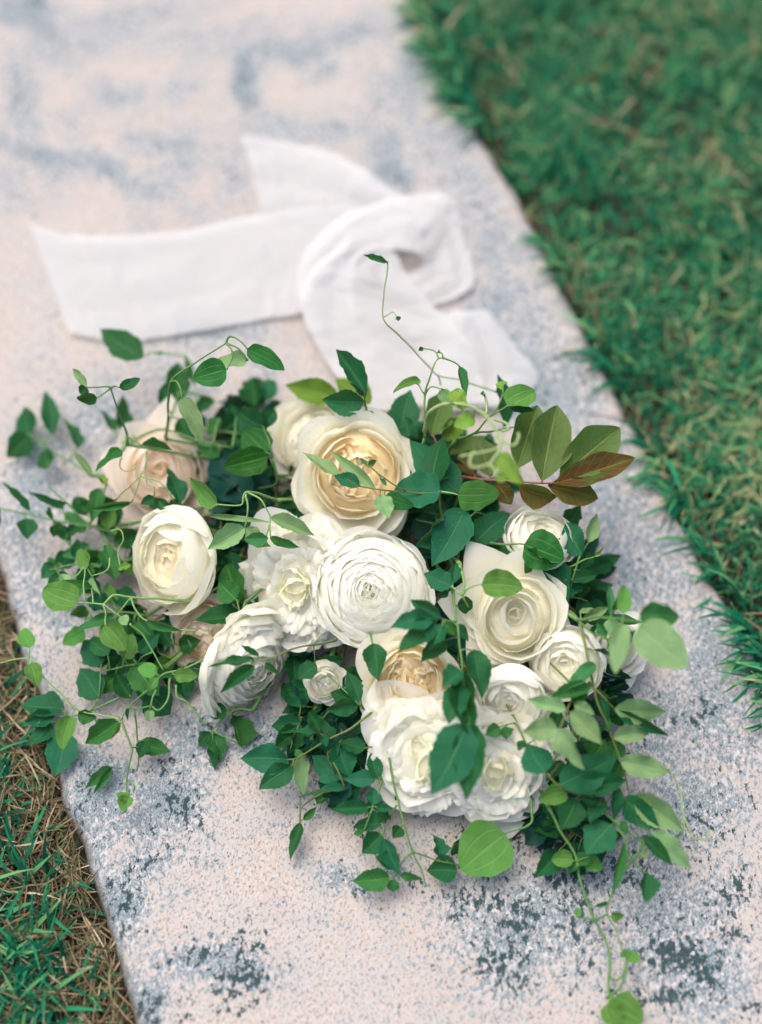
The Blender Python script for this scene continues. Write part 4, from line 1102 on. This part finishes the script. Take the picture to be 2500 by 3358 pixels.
def bloom(name, label, cat, c, z, rpx, tilt, stretch=1.0):
    """an Empty whose +Z faces the viewer's side, tilted in the photo's right/up directions; unit = bloom radius"""
    p = P(c[0], c[1], z); tc = (CAM-p).normalized(); right = Vector((1, 0, 0)); up = tc.cross(right).normalized()*1.0
    up = RX @ Vector((0, 1, 0))
    ax_ = (tc+right*tilt[0]+up*tilt[1]).normalized()
    xx = (right-ax_*right.dot(ax_)).normalized(); yy = ax_.cross(xx)
    s = rpx*px2m(p)
    o = thing(name, label, cat, p, 'blooms of the bouquet')
    M = Matrix(((xx.x*s, yy.x*s*stretch, ax_.x*s, p.x), (xx.y*s, yy.y*s*stretch, ax_.y*s, p.y), (xx.z*s, yy.z*s*stretch, ax_.z*s, p.z), (0, 0, 0, 1)))
    # foot of the bloom sits 0.55 radii behind the given centre
    M.translation = p-ax_*s*0.55
    o.matrix_world = M
    # stem
    Mi = M.inverted(); foot = M.translation.copy(); foot.z = max(foot.z, 0.006)
    a = M.translation; b_ = a-ax_*s*0.8; b_.z = max(0.008, b_.z)
    pts = catmull([a, a.lerp(b_, 0.6), b_.lerp(BIND, 0.5), BIND+Vector((R.uniform(-1, 1), R.uniform(-1, 1), R.uniform(-.6, .6)))*0.012], 5)
    V_, F_ = tube_data(pts, 0.0022, 0.0022)
    obj('stem', mesh('stem', [Mi @ v for v in V_], F_, M_STEM), o)
    # calyx of green sepals under the petals
    for k in range(5):
        sm_ = petal(o, M_SEP, k*1.257, 0.16, [(0.02, -0.12), (0.18, -0.12), (0.38, -0.02), (0.62, 0.02)], 0.5, c=0.9, pw=1.0, ruf=0.01, seed=k+50, nu=4, nv=5)
        sm_.name = 'sepal'
    return o
M_SEP = LM['m']
GA = 2.39996
def rings(o, mat, spec, seed=0, jit=0.12, wob=0.035, **kw):
    """spec rows: (count, r_mid, r_tip, height, halfwidth, cup radius, extra dict)"""
    r = random.Random(seed); k = 0; ph = r.random()*6
    for row in spec:
        n, rm, rt, h, Wd, rc = row[:6]; ex = dict(kw); ex.update(row[6] if len(row) > 6 else {})
        mm = ex.pop('mat', mat); ph += GA
        wx_, wy_ = r.uniform(-1, 1)*wob, r.uniform(-1, 1)*wob
        for i in range(n):
            q = lambda s: 1+r.uniform(-s, s)
            hh = h*q(jit*0.6); rtt = rt*q(jit*0.8); rmm = rm*q(jit*0.5)
            pr = [(0.02, 0.0), (rmm*1.05, 0.02*hh), (rmm*1.12, 0.6*hh), (rtt, hh)]
            pt_ = petal(o, mm, ph+i*6.283/n+r.uniform(-jit, jit)*2, Wd*q(jit), pr, rc*q(jit), seed=seed*1000+k, **ex); k += 1
            pt_.location = (wx_+r.uniform(-1, 1)*wob*.5, wy_+r.uniform(-1, 1)*wob*.5, 0)
def core(o, mat, pts, v=0.5, seed=0):
    """lumpy cushion added in place of packed inner petals, to lighten the dark gaps: pts = (r, z) outwards from the axis"""
    V = [(0, 0, pts[0][1])]; U = [(0.5, v)]; n = 28
    for r_, z_ in pts[1:]:
        for k in range(n):
            a = 6.283*k/n; w = 1+0.10*noise.noise(Vector((math.cos(a)*3, math.sin(a)*3, seed+r_*4)))
            V.append((r_*w*math.cos(a), r_*w*math.sin(a), z_+0.05*noise.noise(Vector((math.cos(a)*r_*7, math.sin(a)*r_*7, seed))))); U.append((k/n, v))
    Fc = [(0, 1+k, 1+(k+1) % n) for k in range(n)]
    for j in range(len(pts)-2): Fc += [(1+j*n+k, 1+(j+1)*n+k, 1+(j+1)*n+(k+1) % n, 1+j*n+(k+1) % n) for k in range(n)]
    obj('petal_filler', mesh('petal_filler', V, Fc, mat, True, U), o)  # added filler below the petal tips, keeps the slits between petals pale
def garden_rose(o, seed, outer, inner, heart, full=1.0):
    core(o, heart, [(0, .44), (.2, .45), (.38, .46), (.5, .45), (.62, .36), (.74, .2), (.84, .04)], .75, seed)
    rings(o, outer, [(5, .66, 1.03, .34, .66, .9, dict(roll=.05, ruf=.035)), (5, .68, .96, .50, .66, .8, dict(roll=.04, ruf=.03)), (5, .68, .84, .62, .62, .74, dict(ruf=.025)),
                     (5, .64, .70, .68, .54, .64), (5, .58, .57, .66, .46, .56, dict(mat=inner))], seed, ruf=.022, c=.26, jit=.14)
    r = random.Random(seed)
    rings(o, inner, [(6, .48, .42, .63, .34, .42), (6, .38, .30, .60, .30, .3)], seed+1, ruf=.035, c=.25, jit=.25)
    for k in range(30):      # quartered folds of the heart
        a = r.random()*6.283; rr = math.sqrt(r.random())*0.36; q = int(a/1.571)*1.571+0.785
        h = .56+r.uniform(-.05, .04)-rr*0.08
        ph = q+(1.2 if r.random() < .5 else -1.2)+r.uniform(-.5, .5)
        pm = heart if r.random() < .75 else inner
        pt = petal(o, pm, ph, r.uniform(.14, .26), [(0.0, 0.3), (.10, .32), (.12, h*.85), (-.02+r.uniform(-.05, .03), h)], r.uniform(.14, .3), c=.25, ruf=.03, seed=seed*77+k, nu=8, nv=6)
        pt.location = (math.cos(a)*rr, math.sin(a)*rr, 0)
def ranunculus(o, seed, mat, heart, wild=1.0):
    core(o, mat, [(0, .42), (.1, .47), (.2, .51), (.35, .50), (.5, .46), (.65, .39), (.78, .28), (.88, .12)], .62, seed)
    sp_ = []; K = 15
    for k in range(K):
        x = .10+.88*k/(K-1); h = .62*math.sqrt(max(0.05, 1-(x*.86)**2))
        if x < .3: h -= .10*(1-x/.3)
        sp_.append((4 if k < 4 else 6, x*1.02, max(.02, x-.15), h, .20+x*.50, max(.10, x*1.0), dict(c=.16, ruf=(.004+.016*x)*wild, mat=(heart if k == 0 else mat))))
    sp_ = sp_[::-1]
    rings(o, mat, [(6, .85, 1.10, .16, .62, 1.1, dict(ruf=.04, c=.3)), (7, .92, 1.06, .28, .62, 1.0, dict(ruf=.03, c=.26)), (7, .98, .98, .36, .6, 1.0, dict(ruf=.03, c=.22))]+sp_, seed, jit=.10*wild, wob=.014*wild, nu=12, nv=9)
    for k in range(7):
        petal(o, heart, k*GA, .035, [(0.0, .3), (.015, .33), (.022, .42), (.006, .47)], .03, c=.2, ruf=.0, seed=k, nu=4, nv=4)
def peony(o, seed, guard, mat, n=46, spread=.8, heart=None, hh=.66, ng=6, wk=1.0):
    core(o, mat, [(0, .50), (.2, .50), (.4, .46), (.55, .38), (.7, .26), (.8, .08)], .55, seed)
    gx = 1.14 if wk > 1 else 1.04
    rings(o, guard, [(ng, .66, gx, .26, .66, .9, dict(c=.34 if wk > 1 else .22, pw=1.9, ruf=.05)), (ng, .64, .94, .42, .64, .7, dict(c=.26, ruf=.05)), (4, .6, .8, .56, .6, .6, dict(c=.26, ruf=.05))], seed, jit=.22, tooth=.02)
    r = random.Random(seed+5)
    for k in range(n):
        x = math.sqrt((n-k-.5)/n); a = k*GA+r.uniform(-.3, .3); rr = x*spread
        h = hh*math.sqrt(max(.1, 1-(x*.85)**2))+r.uniform(-.06, .06)
        rt = rr+(r.uniform(.0, .20) if x > .35 else r.uniform(-.12, .04))
        pm = PM['lemon'] if x < .30 else (heart if (heart and r.random() < .22) else mat)
        petal(o, pm, a, r.uniform(.24, .42)*wk, [(0.02, 0.02), (rr*.5+.03, h*.45), (rr*.75+.05, h*1.0), (rt, h*(.92 if x > .4 else 1))], r.uniform(.22, .6), c=.2, pw=3, ruf=r.uniform(.03, .06)*(1.35 if wk > 1 else 1), fr=r.uniform(3, 5),
              tooth=.05 if wk == 1 else .04, seed=seed*91+k, nu=14, nv=8, base=.3)
def tea_rose(o, seed, mat, heart, pt=.5, nout=5, cup=1.0):
    core(o, mat, [(0, .62), (.12, .62), (.25, .62), (.4, .58), (.5, .5), (.62, .34), (.74, .12)], .45, seed)
    rings(o, mat, [(nout, .62, 1.04, .24, .80, .9, dict(c=.40, pw=1.8, point=pt*.5, roll=-.15)), (4, .60, .94, .40, .82, .78, dict(c=.36, pw=1.9, point=pt*.4, roll=-.14)),
                   (3, .60, .80, .56, .86, .68, dict(c=.30, roll=-.12, point=.15)), (3, .58, .64, .70, .84, .60, dict(roll=-.09, point=.08)), (2, .52, .50, .78, .95, .52, dict(roll=-.06)), (2, .44, .36, .82, .80, .44),
                   (2, .34, .24, .82, .62, .34), (2, .24, .14, .79, .46, .24), (3, .14, .06, .74, .26, .14, dict(mat=heart))], seed, ruf=.026, c=.26, jit=.16, wob=.05)
def cup_rose(o, seed, mat, heart):
    core(o, mat, [(0, .50), (.2, .54), (.4, .57), (.55, .57), (.7, .50), (.82, .34), (.9, .12)], .45, seed)
    rings(o, mat, [(3, .98, .94, .46, 1.05, .98, dict(ruf=.045, roll=.02)), (3, .96, .86, .64, 1.0, .95, dict(ruf=.045)), (3, .88, .74, .76, .92, .86, dict(ruf=.04)), (4, .78, .58, .78, .72, .72, dict(ruf=.04)), (4, .62, .42, .76, .56, .56, dict(ruf=.04)),
                   (4, .46, .28, .70, .42, .42, dict(mat=heart)), (5, .32, .18, .64, .30, .3, dict(mat=heart)), (4, .2, .08, .60, .2, .2, dict(mat=heart))], seed, ruf=.04, c=.24, jit=.16)

b = bloom('garden_rose', 'largest cream garden rose with open apricot heart crossed by a pale leafy twig', 'rose', (1172, 1560), 8.6, 215, (-.02, -.05)); garden_rose(b, 3, PM['cream'], PM['apricot'], PM['peach'])
b = bloom('garden_rose', 'pale cream rose half hidden behind the largest garden rose below the ribbon', 'rose', (1030, 1440), 4.8, 185, (-.25, .30)); garden_rose(b, 9, PM['cream'], PM['ivory'], PM['ivory'])
b = bloom('ranunculus', 'round white ranunculus with tight concentric petals and tiny green eye', 'ranunculus', (1212, 1935), 7.6, 188, (-.10, .02)); ranunculus(b, 4, PM['white'], PM['green'])
b = bloom('peony', 'ruffled white peony on the left of the concentric ranunculus', 'peony', (965, 1925), 6.0, 205, (-.25, -.2), 1.25); peony(b, 5, PM['white'], PM['peony'], 50, .85)
b = bloom('cup_rose', 'closed cream cup rose facing left, beside the blush rose and the peony', 'rose', (552, 1830), 6.4, 152, (-.62, -.1), 1.18); cup_rose(b, 6, PM['cream'], PM['apricot'])
b = bloom('blush_rose', 'blurred blush pink rose with folded petals above the cream cup rose', 'rose', (525, 1545), 3.8, 185, (-.1, .15)); tea_rose(b, 7, PM['blush'], PM['apricot'], .6, 4)
b = bloom('blush_rose', 'small blush rose half hidden below the cream cup rose', 'rose', (672, 2085), 2.8, 145, (-.3, -.2)); garden_rose(b, 8, PM['blush'], PM['blush'], PM['apricot'])
b = bloom('ranunculus', 'white ranunculus seen from the side under dark narrow leaves', 'ranunculus', (842, 2205), 3.8, 172, (.85, -.75), 1.1); ranunculus(b, 10, PM['cream'], PM['ivory'], 2.4)
b = bloom('garden_rose', 'garden rose with deep apricot heart between the ranunculus and the lower peonies', 'rose', (1345, 2240), 5.6, 178, (0, -.1)); garden_rose(b, 12, PM['cream'], PM['apricot'], PM['peach'])
b = bloom('peony', 'white peony with loose outer petals spreading left below the apricot rose', 'peony', (1388, 2488), 4.8, 218, (-.15, -.3), 1.05); peony(b, 13, PM['white'], PM['peony'], 36, .82, PM['white'], .6, 6, 1.35)
b = bloom('peony', 'full frilly white peony lowest in the bouquet, lemon at its centre', 'peony', (1628, 2538), 4.6, 204, (.08, -.3), 1.05); peony(b, 14, PM['white'], PM['peony'], 42, .86, PM['white'], .62, 6, 1.2)
b = bloom('white_rose', 'open white rose with pointed rolled petals and a round leaf across its top', 'rose', (1690, 2015), 7.2, 190, (.05, 0), 1.05); tea_rose(b, 15, PM['cream'], PM['ivory'], .6)
b = bloom('spray_rose', 'small creamy rose touching the lower right of the open white rose', 'rose', (1852, 2178), 6.2, 125, (-.1, -.1)); cup_rose(b, 16, PM['white'], PM['ivory'])
b = bloom('spray_rose', 'small white rose facing down, above the frilly lowest peony', 'rose', (1672, 2300), 5.8, 120, (-.2, -.5)); cup_rose(b, 17, PM['white'], PM['white'])
b = bloom('spray_rose', 'small white rose on the right edge behind pale green leaves', 'rose', (2025, 2125), 3.6, 125, (.3, -.05)); tea_rose(b, 18, PM['white'], PM['ivory'], .4)
b = bloom('rosebud', 'half open white rosebud under the bronze leaves', 'rosebud', (1775, 1750), 7.4, 122, (.15, .75)); cup_rose(b, 19, PM['white'], PM['ivory'])
b = bloom('spray_rose', 'little blurred white bloom deep between the side ranunculus and the apricot rose', 'rose', (1065, 2240), 3.2, 76, (0, -.2)); garden_rose(b, 20, PM['white'], PM['ivory'], PM['ivory'])
b = bloom('spray_rose', 'little white bloom among leaves right of the frilly lowest peony', 'rose', (1800, 2385), 3.8, 80, (.2, 0)); tea_rose(b, 21, PM['white'], PM['white'], .4)
